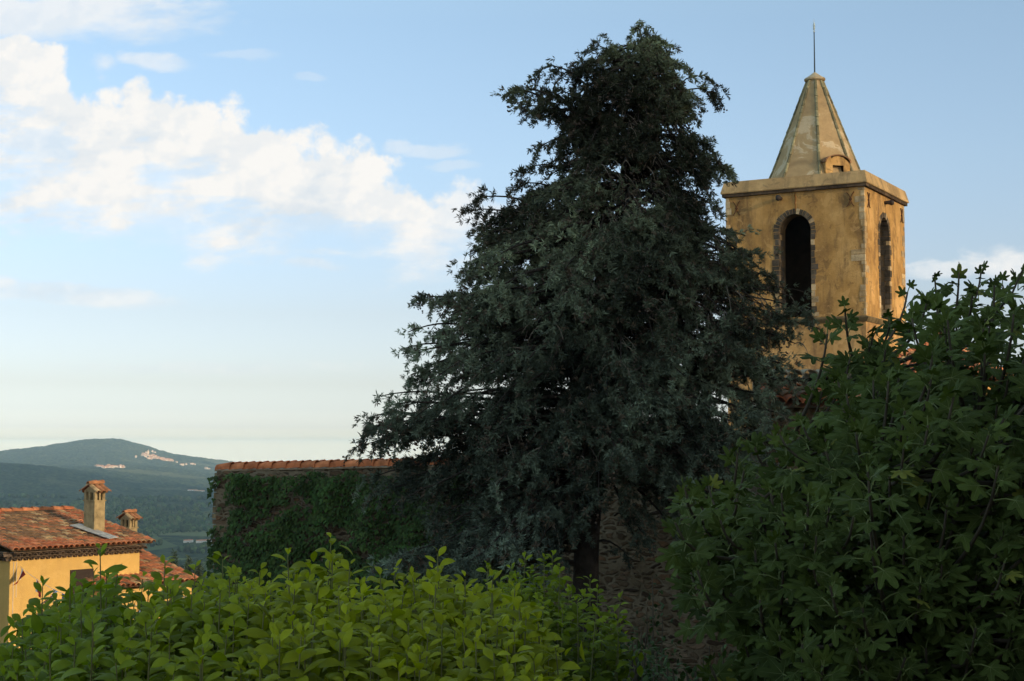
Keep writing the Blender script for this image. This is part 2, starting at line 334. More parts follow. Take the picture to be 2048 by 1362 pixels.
# unseen mesh added off to the right to shade the valley
def shade_cloud_bank(cx, cy, cz, rx, ry, rz, seed):
    b = MB(); nu, nv = 72, 16; V = []
    for iu in range(nu):
        for iv in range(nv+1):
            a = iu/nu*2*math.pi; e = -math.pi/2+iv/nv*math.pi
            k = .82+.36*float(vnoise(np.array([math.cos(a)*2.2+7, math.sin(a)*2.2+7]), seed))+.12*float(vnoise(np.array([math.cos(a)*7+9, math.sin(a)*7+iv*.5]), seed+1))
            V.append((cx+rx*k*math.cos(a)*math.cos(e), cy+ry*k*math.sin(a)*math.cos(e), cz+rz*(k*math.sin(e) if e > 0 else .25*math.sin(e))))
    f = [(iu*(nv+1)+iv, ((iu+1) % nu)*(nv+1)+iv, ((iu+1) % nu)*(nv+1)+iv+1, iu*(nv+1)+iv+1) for iu in range(nu) for iv in range(nv)]
    b.add(V, f); m, g = M('cloud_white'); g.out((.9, .9, .9), 1, 0)
    o = b.build('shade_cloud', m, None, (cx, cy, cz), True); o['kind'] = 'structure'
SHX, SHY = -900., 2420.
T_ = 1000/math.tan(SUN_EL); shade_cloud_bank(SHX+SD.x/math.cos(SUN_EL)*T_, SHY+SD.y/math.cos(SUN_EL)*T_, 880, 1900, 2050, 160, 11)
# ---------------------------------------------------------------- valley woodland
def ico():
    t = (1+5**.5)/2; v = np.array([(-1, t, 0), (1, t, 0), (-1, -t, 0), (1, -t, 0), (0, -1, t), (0, 1, t), (0, -1, -t), (0, 1, -t), (t, 0, -1), (t, 0, 1), (-t, 0, -1), (-t, 0, 1)], float); v /= np.linalg.norm(v[0])
    f = [(0, 11, 5), (0, 5, 1), (0, 1, 7), (0, 7, 10), (0, 10, 11), (1, 5, 9), (5, 11, 4), (11, 10, 2), (10, 7, 6), (7, 1, 8), (3, 9, 4), (3, 4, 2), (3, 2, 6), (3, 6, 8), (3, 8, 9), (4, 9, 5), (2, 4, 11), (6, 2, 10), (8, 6, 7), (9, 8, 1)]
    return v, f
iv_, if_ = ico()
b = MB(); K = 9000; rad = 650+2700*rng.random(K)**.9; pxs = rng.uniform(-80, 520, K); xx = (pxs-1024)/3050*rad; yy = rad
dn = vnoise(np.stack([xx, yy*.6], 1)/70., 21); keep = dn > .42; xx, yy, rad = xx[keep], yy[keep], rad[keep]; K = len(xx); zz = height(xx, yy)
ang = rng.uniform(0, 6.28, K); rot = np.zeros((K, 3, 3)); rot[:, 0, 0] = np.cos(ang); rot[:, 1, 0] = np.sin(ang); rot[:, 0, 1] = -np.sin(ang); rot[:, 1, 1] = np.cos(ang); rot[:, 2, 2] = 1
s_ = rng.uniform(2.2, 5.5, K); sc = np.stack([s_, s_*rng.uniform(.8, 1.2, K), s_*rng.uniform(.8, 1.5, K)], 1)
base = np.array([.06, .085, .03])*rng.uniform(.5, 1.7, (K, 1))*np.array([1, 1, 1])*(1+rng.uniform(-.15, .15, (K, 3)))
tvv = iv_*(1+rng.uniform(-.2, .2, (12, 1)))
b.inst(tvv, if_, np.stack([xx, yy, zz+sc[:, 2]*.6], 1), rot, sc, base)
m_wood = tinted('far_foliage', .95, .05, .5, .3, 0)
tag(b.build('woodland', m_wood, None, (0, 0, 0)), 'dark blue-green woodland covering the valley floor', 'woodland', None, 'stuff')
# ---------------------------------------------------------------- clay tile roofs
TILE_NEW = [(.47, .165, .075), (.42, .14, .065), (.52, .21, .10), (.45, .18, .085)]
TILE_OLD = [(.28, .16, .08), (.22, .13, .07), (.34, .2, .10), (.48, .33, .17), (.38, .17, .08), (.18, .11, .065)]
def tile_roof(mb, P, eu, ev, Wd, L, pitch=.2, row=.34, oldness=lambda u, v: .5, seg=5, skip=None, r0=.105, seed=1):
    """P lower-left corner, eu along the eave, ev up the slope; covers are tapered half tubes, pans lie between"""
    rg = np.random.default_rng(seed); P, eu, ev = np.asarray(P, float), nrm(eu), nrm(ev); n = np.cross(eu, ev); n = n if n[2] > 0 else -n
    nc = int(round(Wd/pitch)); nrw = int(math.ceil(L/row)); th = np.linspace(0, math.pi, seg+1)
    def colr(u, v):
        old = rg.random() < oldness(u, v); pal = TILE_OLD if old else TILE_NEW
        c = np.array(pal[rg.integers(len(pal))])*rg.uniform(.82, 1.15); return tuple(c)
    for i in range(nc):
        for j in range(nrw):
            v0 = j*row; v1 = min(v0+row*1.12, L+.03)
            if v0 >= L: continue
            for kind in (0, 1):
                u = (i+.5+(.5 if kind else 0))*pitch
                if skip and skip(u, v0+row/2): continue
                if kind and i == nc-1: continue
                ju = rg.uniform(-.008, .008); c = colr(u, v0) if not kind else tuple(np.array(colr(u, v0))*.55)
                lo, hi = (r0, r0*.8) if not kind else (r0*.8, r0)
                V = []
                for vv, r_, l in ((v0, lo, .022), (v1, hi, .0)):
                    for t in th:
                        h = math.sin(t)*r_*.85
                        V.append(P+eu*(u+ju-math.cos(t)*r_)+ev*vv+n*((h+.045+l) if not kind else (.075-h+l*.5)))
                nseg = seg+1; f = [(q, q+1, nseg+q+1, nseg+q) for q in range(seg)]
                if not kind:                                     # thickness at the lower lip
                    base = len(V)
                    for t in th: V.append(P+eu*(u+ju-math.cos(t)*(lo-.014))+ev*v0+n*(math.sin(t)*(lo-.014)*.85+.045+.014))
                    f += [(base+q, base+q+1, q+1, q) for q in range(seg)]
                mb.add(V, f, 0, c)
def ridge_tiles(mb, A, B, r=.11, step=.38, seed=2, pal=TILE_NEW, up=(0, 0, 1)):
    rg = np.random.default_rng(seed); A, B = np.asarray(A, float), np.asarray(B, float); L = np.linalg.norm(B-A); d = (B-A)/L; s = nrm(np.cross(d, up)); n = np.cross(s, d)
    k = max(1, int(round(L/step))); th = np.linspace(0, math.pi, 8)
    for i in range(k):
        a, b_ = i*L/k, (i+1)*L/k+.04; c = tuple(np.array(pal[rg.integers(len(pal))])*rg.uniform(.85, 1.1)); V = []
        for q, rr_, l in ((a, r*.84, .0), (b_, r*1.06, .022)):
            for t in th: V.append(A+d*q+s*math.cos(t)*rr_+n*(math.sin(t)*rr_+l))
        m = len(V)
        for t in th: V.append(A+d*b_+s*math.cos(t)*(r*1.06-.018)+n*(math.sin(t)*(r*1.06-.018)+.022))
        mb.add(V, [(q, q+1, 8+q+1, 8+q) for q in range(7)]+[(8+q, 8+q+1, m+q+1, m+q) for q in range(7)], 0, c)
# ---------------------------------------------------------------- bell tower
TA = R(29.7); TW = 5.35; TC = np.array([12.806, 55., 0]); eL = np.array([-math.cos(TA), math.sin(TA), 0]); eR = np.array([math.sin(TA), math.cos(TA), 0]); UP = np.array([0, 0, 1.])
TCEN = TC+TW/2*(eL+eR); tb = TC+np.array([0, 0, -5.6]); TCb = TCEN+UP*-5.6
tower = thing('bell_tower', 'square ochre bell tower with arched belfry openings and a pointed octagonal spire', 'bell tower', TCb)
corners = [TC, TC+eL*TW, TC+(eL+eR)*TW, TC+eR*TW]      # faces: 0 left-front, 1 hidden left, 2 back, 3 right-front
faces = [(TC, eL, -eR), (TC+eL*TW, eR, eL), (TC+(eL+eR)*TW, -eL, eR), (TC+eR*TW, -eR, -eL)]
ZS, ZT = 4.66, 9.42; TH = .72
def arch_pts(uc, hw, zsp, n=12): return [(uc-hw*math.cos(t), zsp+hw*1.02*math.sin(t)) for t in np.linspace(0, math.pi, n+1)]
def arch_wall(mb, O, e, n, Wd, z0, z1, uc, hw, zsill, zsp, th, jag=.0):
    P = lambda u, z, d=0: O+e*u+UP*z-n*d
    for d, a, b_ in ((0, 0, Wd), (th, th, Wd-th)):
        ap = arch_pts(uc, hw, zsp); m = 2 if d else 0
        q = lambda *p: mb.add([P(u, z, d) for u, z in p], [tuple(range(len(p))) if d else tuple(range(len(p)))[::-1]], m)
        q((a, z0), (uc-hw, z0), (uc-hw, zsp), (uc-hw, z1), (a, z1)); q((uc+hw, z0), (b_, z0), (b_, z1), (uc+hw, z1), (uc+hw, zsp))
        if zsill > z0: q((uc-hw, z0), (uc+hw, z0), (uc+hw, zsill), (uc-hw, zsill))
        for i in range(len(ap)-1): q(ap[i], ap[i+1], (ap[i+1][0], z1), (ap[i][0], z1))
    path = [(uc-hw, zsill)]+arch_pts(uc, hw, zsp)+[(uc+hw, zsill)]
    for i in range(len(path)-1):
        (a, za), (b_, zb) = path[i], path[i+1]; mb.add([P(a, za), P(b_, zb), P(b_, zb, th), P(a, za, th)], [(0, 1, 2, 3)], 1)
    mb.add([P(uc-hw, zsill), P(uc+hw, zsill), P(uc+hw, zsill, th), P(uc-hw, zsill, th)], [(0, 1, 2, 3)], 1)
HW = .63; ZSP = 7.95
UC = [2.64, TW/2, TW/2, TW-2.56]
b = MB()
for k, (O, e, n) in enumerate(faces):
    if k in (0, 3): arch_wall(b, O, e, n, TW, ZS, ZT, UC[k], HW, ZS+.06, ZSP, TH)
    else:
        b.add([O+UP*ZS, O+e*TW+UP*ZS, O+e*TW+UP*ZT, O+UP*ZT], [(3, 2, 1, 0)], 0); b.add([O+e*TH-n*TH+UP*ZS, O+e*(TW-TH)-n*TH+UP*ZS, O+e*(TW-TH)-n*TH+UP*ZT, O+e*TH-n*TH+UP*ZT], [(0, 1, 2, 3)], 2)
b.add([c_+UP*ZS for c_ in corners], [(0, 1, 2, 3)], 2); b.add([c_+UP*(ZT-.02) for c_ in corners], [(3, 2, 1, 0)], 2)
m_inner = simple('inner_masonry', (.17, .115, .06), .95, .1, .4, 3, .7)
b.build('belfry_wall', [m_plaster, m_inner, simple('shade_painted_interior', (.035, .025, .016), .95, .1, .4, 3, .7)], tower, TCb)  # belfry's inner shade painted in as a near-black interior colour
b = MB(); b.box(TC+UP*-5.6, eL*TW, eR*TW, UP*(ZS-.18+5.6)); b.build('tower_shaft', m_plaster_low, tower, TCb)
def ring(mb, prof, m=0, c=(1, 1, 1)):
    """square ring around the tower: prof = (offset outwards, z) closed bottom to top"""
    for k in range(len(prof)-1):
        (o0, z0), (o1, z1) = prof[k], prof[k+1]
        A = [TC+eL*-o0+eR*-o0, TC+eL*(TW+o0)-eR*o0, TC+(eL+eR)*(TW+o0), TC+eR*(TW+o0)-eL*o0]; B = [TC-eL*o1-eR*o1, TC+eL*(TW+o1)-eR*o1, TC+(eL+eR)*(TW+o1), TC+eR*(TW+o1)-eL*o1]
        for i in range(4): j = (i+1) % 4; mb.add([A[i]+UP*z0, A[j]+UP*z0, B[j]+UP*z1, B[i]+UP*z1], [(3, 2, 1, 0)], m, c)
def cap(mb, o, z, m=0): mb.add([TC-eL*o-eR*o+UP*z, TC+eL*(TW+o)-eR*o+UP*z, TC+(eL+eR)*(TW+o)+UP*z, TC+eR*(TW+o)-eL*o+UP*z], [(0, 1, 2, 3)], m)
b = MB(); ring(b, [(-.05, ZS-.19), (.04, ZS-.19), (.10, ZS-.10), (.12, ZS-.05), (.12, ZS-.02), (.0, ZS+.03), (-.05, ZS+.03)]); b.build('string_course', m_moulding, tower, TCb)
b = MB()
for k, (O, e, n) in enumerate(faces):                      # cornice of dark slabs
    u = -.12
    while u < TW+.12:
        w_ = min(random.uniform(.3, .6), TW+.12-u); 
        b.box(O+e*u+UP*9.405-n*.3, e*(w_-.012), n*(.3+random.uniform(.10, .125)), UP*.115, 0, tuple(np.array((.10, .07, .045))*random.uniform(.6, 1.4))); u += w_
        if w_ < .05: break
b.build('cornice', m_stone, tower, TCb)
b = MB(); ring(b, [(-.3, 9.5225), (.15, 9.5225), (.165, 9.56), (.05, 9.99)]); cap(b, .05, 9.99); b.build('parapet', m_parapet, tower, TCb)
# opening surrounds and corner stones
def stone_col(dark=.6):
    q = np.array([(.075, .062, .046), (.095, .078, .058), (.13, .105, .075)][random.randrange(3)]) if random.random() < dark else np.array([(.46, .33, .17), (.38, .29, .17), (.50, .39, .23)][random.randrange(3)])
    return tuple(q*random.uniform(.75, 1.25))
for k, (O, e, n) in enumerate(faces):
    if k in (1, 2): continue
    b = MB(); uc = UC[k]
    for side in (-1, 1):
        z = ZS+.07
        while z < ZSP-.02:
            h_ = min(random.uniform(.13, .27), ZSP-z); dk = .35 if z < 5.5 else .8
            if True:
                wb = random.choice([.14, .2, .27, .17]); u0 = uc+side*(HW-.012); 
                b.box(O+e*u0+UP*z-n*(TH*random.uniform(.45, .98)), e*(side*wb), n*(TH*.98 if False else 0)+n*0+n*.0001 if False else n*(TH*.45+.012), UP*(h_-.018), 0, stone_col(dk))
                b.box(O+e*u0+UP*z-n*.2, e*(side*wb), n*.214, UP*(h_-.018), 0, stone_col(dk))
            z += h_
    nv = 17
    for i in range(nv):
        t0, t1 = math.pi*i/nv+.012, math.pi*(i+1)/nv-.012; r0, r1 = HW-.012, HW+random.uniform(.15, .21); c_ = stone_col(.85); V = []
        for d_ in (-.013, .26):
            for t, r_ in ((t0, r0), (t1, r0), (t1, r1), (t0, r1)): V.append(O+e*(uc-r_*math.cos(t))+UP*(ZSP+r_*1.02*math.sin(t))-n*d_)
        b.add(V, [(0, 1, 2, 3), (7, 6, 5, 4), (0, 4, 5, 1), (1, 5, 6, 2), (2, 6, 7, 3), (3, 7, 4, 0)], 0, c_)
    b.build('arch_surround', m_stone, tower, TCb)
for k, c0 in enumerate(corners):
    e1 = faces[k][1]; e2 = -faces[k-1][1]; b = MB(); z = ZS+.06; alt = 0
    while z < 9.38:
        h_ = min(random.uniform(.13, .30), 9.39-z); l1 = random.choice([.12, .22, .34, .5, .18, .28]); l2 = random.choice([.05, .05, .08, .16])
        if random.random() < .3: l1, l2 = l2*.8, l1
        if True:
            o_ = .010+random.uniform(0, .006); b.box(c0-e1*o_-e2*o_+UP*z, e1*(l1+o_), e2*(l2+o_), UP*(h_-.02), 0, stone_col(.04))
        z += h_; alt += 1
    b.build('corner_stones', m_stone, tower, TCb)
# iron anchors, spouts and rust streaks
def anchor(O, e, n, u, z):
    b = MB()
    for s in (-1, 1):
        pts = [O+e*(u+s*(.012+.13*(t*t)))+UP*(z+t*.27)+n*.03 for t in np.linspace(-1, 1, 11)]; b.tube(pts, .019, 6)
    b.box(O+e*(u-.05)+UP*(z-.03), e*.1, n*.045, UP*.06); b.build('iron_anchor', m_iron, tower, TCb)
for k in (0, 3):
    O, e, n = faces[k]
    for u in (.50, 4.92): anchor(O, e, n, u if k == 0 else TW-u, 8.96)
    uu, zz_ = (3.17, 9.2) if k == 0 else (TW-2.65, 9.16)
    b = MB(); b.tube([O+e*uu+UP*zz_-n*.1, O+e*uu+UP*zz_+n*.12, O+e*uu+UP*(zz_-.01)+n*.26], [.075, .07, .10], 10); b.tube([O+e*uu+UP*zz_+n*.26, O+e*uu+UP*(zz_-.02)+n*.33], [.11, .05], 10)
    b.add(*[(lambda v: (v, if_))(iv_*.115+O+e*uu+UP*(zz_-.02)+n*.27)][0]); b.build('rain_spout', simple('spout_iron', (.045, .035, .03), .7, .3), tower, TCb, True)
m_streak = simple('rust_streak', (.22, .10, .03), .9, .1, .4, 8, .3)
O, e, n = faces[0]; b = MB(); b.tube([O+e*(2.60+.02*math.sin(q*2))+UP*(9.38-q*.1)+n*.006 for q in range(8)], [.02, .03, .022, .025, .02, .016, .018, .01], 5); b.build('rusty_cable', m_streak, tower, TCb)
# spire
SA = R(240.3+22.5); APX = TCEN+UP*14.15; RB, RT = 1.88, .30; ZB = 9.9905
def octp(i, z, f=1.0, off=0):
    t = (14.15-z)/(14.15-9.99); r_ = (RT+(RB-RT)*t)*f+off+(.05*max(0, t-.86)/.14); a = SA+i*math.pi/4; return TCEN+np.array([r_*math.cos(a), r_*math.sin(a), z])
b = MB(); zs_ = [9.9905, 10.2, 10.6, 11.5, 12.5, 13.4, 14.15]
for i in range(8):
    for k in range(len(zs_)-1): b.add([octp(i, zs_[k]), octp(i+1, zs_[k]), octp(i+1, zs_[k+1]), octp(i, zs_[k+1])], [(0, 1, 2, 3)])
m_spire2, g = M('weathered_spire_plaster'); c = g.coord(); n = g.noise(c, .9, 6, .62, .5); n3 = g.noise(c, 7, 5, .65); n4 = g.noise(c, 60, 3)
col = g.ramp(n, [(.30, (.33, .235, .13)), (.46, (.44, .315, .165)), (.55, (.50, .36, .19)), (.57, (.62, .50, .32)), (.8, (.66, .54, .35))]); col = g.mix(n3.ss(.5, .75)*.45, col, (.38, .25, .12))
g.out(col, .92, .15, g.bump(n3*.6+n4*.4+n.ss(.56, .59)*.6, .6, .03))
sp = b.build('spire', m_spire2, tower, TCb)
for i in range(8):
    b = MB(); z = 9.995
    while z < 14.12:
        h_ = min(random.uniform(.28, .42), 14.14-z); pa, pb = octp(i, z), octp(i, z+h_-.012)
        b.tube([pa, pb], [.062+random.uniform(0, .012), .055], 7, 0, tuple(np.array([.26, .24, .14])*random.uniform(.6, 1.4))); z += h_
    b.build('spire_rib', m_rib, sp, TCb)
b = MB(); prof = [(.30, 14.13), (.40, 14.17), (.42, 14.22), (.38, 14.27), (.28, 14.32), (.12, 14.44), (.04, 14.50)]; V = [TCEN+np.array([r_*math.cos(t), r_*math.sin(t), z]) for r_, z in prof for t in np.arange(14)*2*math.pi/14]
b.add(V, [(k*14+j, k*14+(j+1) % 14, (k+1)*14+(j+1) % 14, (k+1)*14+j) for k in range(6) for j in range(14)]); b.build('spire_cap', m_spire2, sp, TCb)
rod = MB(); rod.tube([TCEN+UP*14.45, TCEN+UP*16.1], [.030, .020], 7); rod = rod.build('lightning_rod', simple('rod_metal', (.03, .05, .06), .5, .5), tower, TCb)
b = MB(); b.tube([TCEN+UP*q for q in (16.09, 16.14, 16.16, 16.2)], [.03, .035, .02, .02], 8, 0); b.tube([TCEN+UP*q for q in (16.2, 16.24, 16.42, 16.46, 16.62)], [.03, .042, .042, .015, .006], 8, 0)
b.build('rod_tip', simple('pale_tip', (.62, .72, .70), .35, .5), rod, TCb, True)
# dormer
DA = R(285.3); dn = np.array([math.cos(DA), math.sin(DA), 0]); dt = np.array([-math.sin(DA), math.cos(DA), 0])  # dt = to the right as seen
D0 = TCEN+dn*1.80; hw_ = .50; zsp_ = 10.62; prof = [(-hw_, 9.992), (-hw_, zsp_)]+[(-hw_*math.cos(t), zsp_+.27*math.sin(t)) for t in np.linspace(0, math.pi, 11)][1:-1]+[(hw_, zsp_), (hw_, 9.992)]
b = MB(); Pd = lambda u, z, d: D0+dt*u+UP*z-dn*d
ox0, ox1, oz0, oz1 = -.20, .24, 10.14, 10.52
b.add([Pd(u, z, 0) for u, z in ((-hw_, 9.992), (ox0, 9.992), (ox0, 10.8), (ox0, 10.86))]+[Pd(-hw_, zsp_, 0)], [(0, 1, 2, 4)])
b.add([Pd(u, z, 0) for u, z in ((ox1, 9.992), (hw_, 9.992), (hw_, zsp_), (ox1, 10.83))], [(0, 1, 2, 3)])
b.add([Pd(u, z, 0) for u, z in ((ox0, 9.992), (ox1, 9.992), (ox1, oz0), (ox0, oz0))], [(0, 1, 2, 3)])
b.add([Pd(u, z, 0) for u, z in ((ox0, oz1), (ox1, oz1), (ox1, 10.83), (.0, 10.885), (ox0, 10.83))], [(0, 1, 2, 3, 4)])
arcf = [(-hw_, zsp_)]+[(-hw_*math.cos(t), zsp_+.27*math.sin(t)) for t in np.linspace(0, math.pi, 11)][1:-1]+[(hw_, zsp_)]
b.add([Pd(u, z, .002) for u, z in [(ox0, 10.6)]+[q for q in arcf if q[0] <= ox0+.01]], [tuple(range(1+len([q for q in arcf if q[0] <= ox0+.01])))])
for k in range(len(prof)-1): b.add([Pd(*prof[k], 0), Pd(*prof[k+1], 0), Pd(*prof[k+1], 1.1), Pd(*prof[k], 1.1)], [(0, 1, 2, 3)])
dm = b.build('dormer', m_plaster, sp, TCb)
b = MB(); 
for a_, c_ in (((ox0, oz0), (ox1, oz0)), ((ox1, oz0), (ox1, oz1)), ((ox1, oz1), (ox0, oz1)), ((ox0, oz1), (ox0, oz0))): b.add([Pd(*a_, 0), Pd(*c_, 0), Pd(*c_, .6), Pd(*a_, .6)], [(0, 1, 2, 3)])
b.add([Pd(u, z, .6) for u, z in ((ox0, oz0), (ox1, oz0), (ox1, oz1), (ox0, oz1))], [(0, 1, 2, 3)]); b.build('dormer_opening', m_dark, sp, TCb)
b = MB()
for k in range(len(arcf)-1):
    a_, c_ = arcf[k], arcf[k+1]; f = 1.10
    for d0 in (-.07,):
        V = [Pd(u*q, zsp_+(z-zsp_)*q+(.0 if q == 1 else .015), d) for d in (d0, 1.0) for u, z, q in ((a_[0], a_[1], 1.0), (c_[0], c_[1], 1.0), (c_[0], c_[1], f), (a_[0], a_[1], f))]
        b.add(V, [(0, 1, 2, 3), (7, 6, 5, 4), (2, 3, 7, 6), (0, 4, 5, 1), (1, 5, 6, 2), (3, 7, 4, 0)], 0, tuple(np.array((.30, .17, .09))*random.uniform(.7, 1.2)))
b.build('dormer_hood', m_stone, sp, TCb)
# ---------------------------------------------------------------- chapel with hipped roof right of the tower
def wall_box(mb, P, a, b_, h, m=0): mb.box(P, a, b_, UP*h, m)
cA = np.array([11.1, 47.5, -5.6]); chp = thing('chapel', 'small ochre chapel with a sunlit clay tile roof half hidden behind the fig tree', 'chapel', cA)
b = MB(); cw = 3.6; b.box(cA, eL*-cw, eR*cw, UP*(5.6+1.95)); b.build('wall', m_plaster, chp, cA)
Pe = cA+UP*(5.6+1.98)+eL*.2-eR*.2; cwid = cw+.4; apex = cA-eL*cw/2+eR*cw/2+UP*(5.6+3.35)
b = MB(); crn = [Pe, Pe-eL*cwid, Pe-eL*cwid+eR*cwid, Pe+eR*cwid]
for k in range(4):
    p0, p1 = crn[k], crn[(k+1) % 4]; mid = (p0+p1)/2; ev = apex-mid; L_ = np.linalg.norm(ev); wid = np.linalg.norm(p1-p0)
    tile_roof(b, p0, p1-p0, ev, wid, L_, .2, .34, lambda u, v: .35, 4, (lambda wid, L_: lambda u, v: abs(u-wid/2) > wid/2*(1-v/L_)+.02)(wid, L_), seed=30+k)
    ridge_tiles(b, p0+UP*.06, apex+UP*.08, seed=k+5)
b.build('roof', m_tile, chp, cA)
# long nave behind, only glimpsed
nA = np.array([15.2, 60., -5.6]); nv_ = thing('church_nave', 'long plain church nave behind the tower, glimpsed through the fig leaves', 'church', nA)
b = MB(); b.box(nA, -eL*9, eR*9, UP*7.2); b.build('wall', m_plaster, nv_, nA)
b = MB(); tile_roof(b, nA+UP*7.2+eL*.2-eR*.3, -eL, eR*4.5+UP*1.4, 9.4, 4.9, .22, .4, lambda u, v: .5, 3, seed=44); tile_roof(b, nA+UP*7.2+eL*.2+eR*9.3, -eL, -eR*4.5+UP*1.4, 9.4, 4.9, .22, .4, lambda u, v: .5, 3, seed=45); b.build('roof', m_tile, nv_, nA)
b = MB(); b.add([nA+UP*7.2, nA+UP*7.2+eR*9, nA+UP*8.55+eR*4.5], [(0, 1, 2)]); b.build('gable', m_plaster, nv_, nA)
# ---------------------------------------------------------------- outbuilding with low eave by the cypress
oA = at(1545, 1000, 24.5); oA[2] = -5.4; ob = thing('outbuilding', 'low outbuilding with a red clay tile eave and white parapet beside the cypress', 'outbuilding', oA)
ox = np.array([1., .05, 0]); ox /= np.linalg.norm(ox); oy = np.array([-ox[1], ox[0], 0])
b = MB(); b.box(oA, ox*2.6, oy*1.9, UP*(5.4+.60)); b.build('wall', m_rubble, ob, oA)
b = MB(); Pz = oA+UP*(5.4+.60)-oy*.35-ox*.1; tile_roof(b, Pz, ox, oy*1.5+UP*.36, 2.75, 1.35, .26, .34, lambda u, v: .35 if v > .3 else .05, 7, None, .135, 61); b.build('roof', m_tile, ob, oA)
b = MB(); yb = 1.15; b.box(oA+oy*yb+UP*(5.4+.605), ox*2.6, oy*.3, UP*.46); b.build('white_band', simple('limewash', (.50, .44, .33), .95, .1, .25, 5, .5), ob, oA)
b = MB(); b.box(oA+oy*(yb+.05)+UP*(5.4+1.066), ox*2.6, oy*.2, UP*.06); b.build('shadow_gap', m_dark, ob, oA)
b = MB(); tile_roof(b, oA+oy*(yb-.10)+UP*(5.4+1.10), ox, oy*1.+UP*.12, 2.6, .5, .26, .5, lambda u, v: 1, 7, None, .13, 62); o_ = b.build('coping', simple('lichen_coping', (.42, .37, .27), .95, .1, .3, 6, .4), ob, oA)
# ---------------------------------------------------------------- yellow house
a1 = nrm((.64, .77, 0)); n1_ = nrm((.77, -.64, 0)); hA = at(20, 1118, 48.); hz0 = hA[2]; hb = np.array([hA[0], hA[1], -10.5]); HL = 4.9; HD = 8.5
house = thing('yellow_house', 'yellow rendered house with a weathered clay tile roof and brown shutter', 'house', hb)
b = MB(); b.box(hb, a1*HL, -n1_*HD, UP*(10.5+hz0)); 
rise = .93/4.65; ridge_z = hz0+.26+(HD/2+.4)*rise
for s in (0, HL): 
    t_ = [hb+a1*s+UP*(10.5+hz0), hb+a1*s-n1_*HD+UP*(10.5+hz0), hb+a1*s-n1_*HD/2+UP*(10.5+hz0+HD/2*rise+.12)]; b.add(t_, [(0, 1, 2) if s == 0 else (2, 1, 0)])
b.build('wall', m_yellow, house, hb)
eave = hb+UP*(10.5+hz0+.24)+n1_*.40-a1*.15; RWd = HL+.40; RL = (HD/2+.40)*math.hypot(1, rise)
b = MB(); ev = -n1_+UP*rise
pit = .2
chim_hole = None
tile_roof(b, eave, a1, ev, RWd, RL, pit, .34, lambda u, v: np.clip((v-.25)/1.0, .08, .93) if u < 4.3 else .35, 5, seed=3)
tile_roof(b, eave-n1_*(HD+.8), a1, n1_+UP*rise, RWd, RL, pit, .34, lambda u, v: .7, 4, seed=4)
rf = b.build('roof', m_tile, house, hb)
b = MB(); rz = eave+ev*(HD/2+.40)+UP*.10; ridge_tiles(b, rz+a1*RWd, rz, .12, .42, 9); b.build('ridge_tiles', m_tile, rf, hb)
b = MB(); b.add([eave+UP*.02, eave+a1*RWd+UP*.02, eave+a1*RWd+ev*(HD/2+.4)+UP*.02, eave+ev*(HD/2+.4)+UP*.02, eave-n1_*(HD+.8)+UP*.02, eave-n1_*(HD+.8)+a1*RWd+UP*.02], [(0, 1, 2, 3), (3, 2, 5, 4)]); b.build('roof_bed', m_mortar, rf, hb)
b = MB()                                                    # verge tiles on the far gable edge
ridge_tiles(b, eave+a1*(RWd+.02)+UP*.05, eave+a1*(RWd+.02)+ev*(HD/2+.4)+UP*.05, .10, .36, 12, TILE_OLD+TILE_NEW); b.build('verge_tiles', m_tile, rf, hb)
def genoise(O, e, n, L):
    b = MB()
    for c_, (zz, pr) in enumerate(((-.045, .14), (.098, .29))):
        k = int(L/pit)+1; b.box(O+UP*(zz+.108)-n*.05-e*.02*(1+c_), e*(L+.04*(1+c_)), n*(pr+.03), UP*.03, 0, (.13, .095, .065))
        for i in range(k):
            u = (i+.5*(c_ % 2))*pit+.02; th = np.linspace(0, math.pi, 6); V = [O+e*(u-math.cos(t)*r_)+UP*(zz+math.sin(t)*r_*1.1)+n*d_ for d_ in (-.02, pr) for r_ in (.088,) for t in th]
            V += [O+e*(u-math.cos(t)*.07)+UP*(zz+math.sin(t)*.08)+n*d_ for d_ in (pr, -.02) for t in th]
            cc = tuple(np.array((.15, .11, .08))*random.uniform(.7, 1.25)); b.add(V, [(q, q+1, 6+q+1, 6+q) for q in range(5)]+[(6+q, 6+q+1, 13+q, 12+q) for q in range(5)]+[(12+q, 13+q, 19+q, 18+q) for q in range(5)], 0, cc)
    return b.build('eave_tiles', m_stone, house, hb)
genoise(hb+UP*(10.5+hz0-.02), a1, n1_, HL); genoise(hb+UP*(10.5+hz0-.02)-n1_*HD, n1_, -a1, HD)
def roofpt(px, py): return hit(px, py, eave+UP*.10, np.cross(a1, ev))
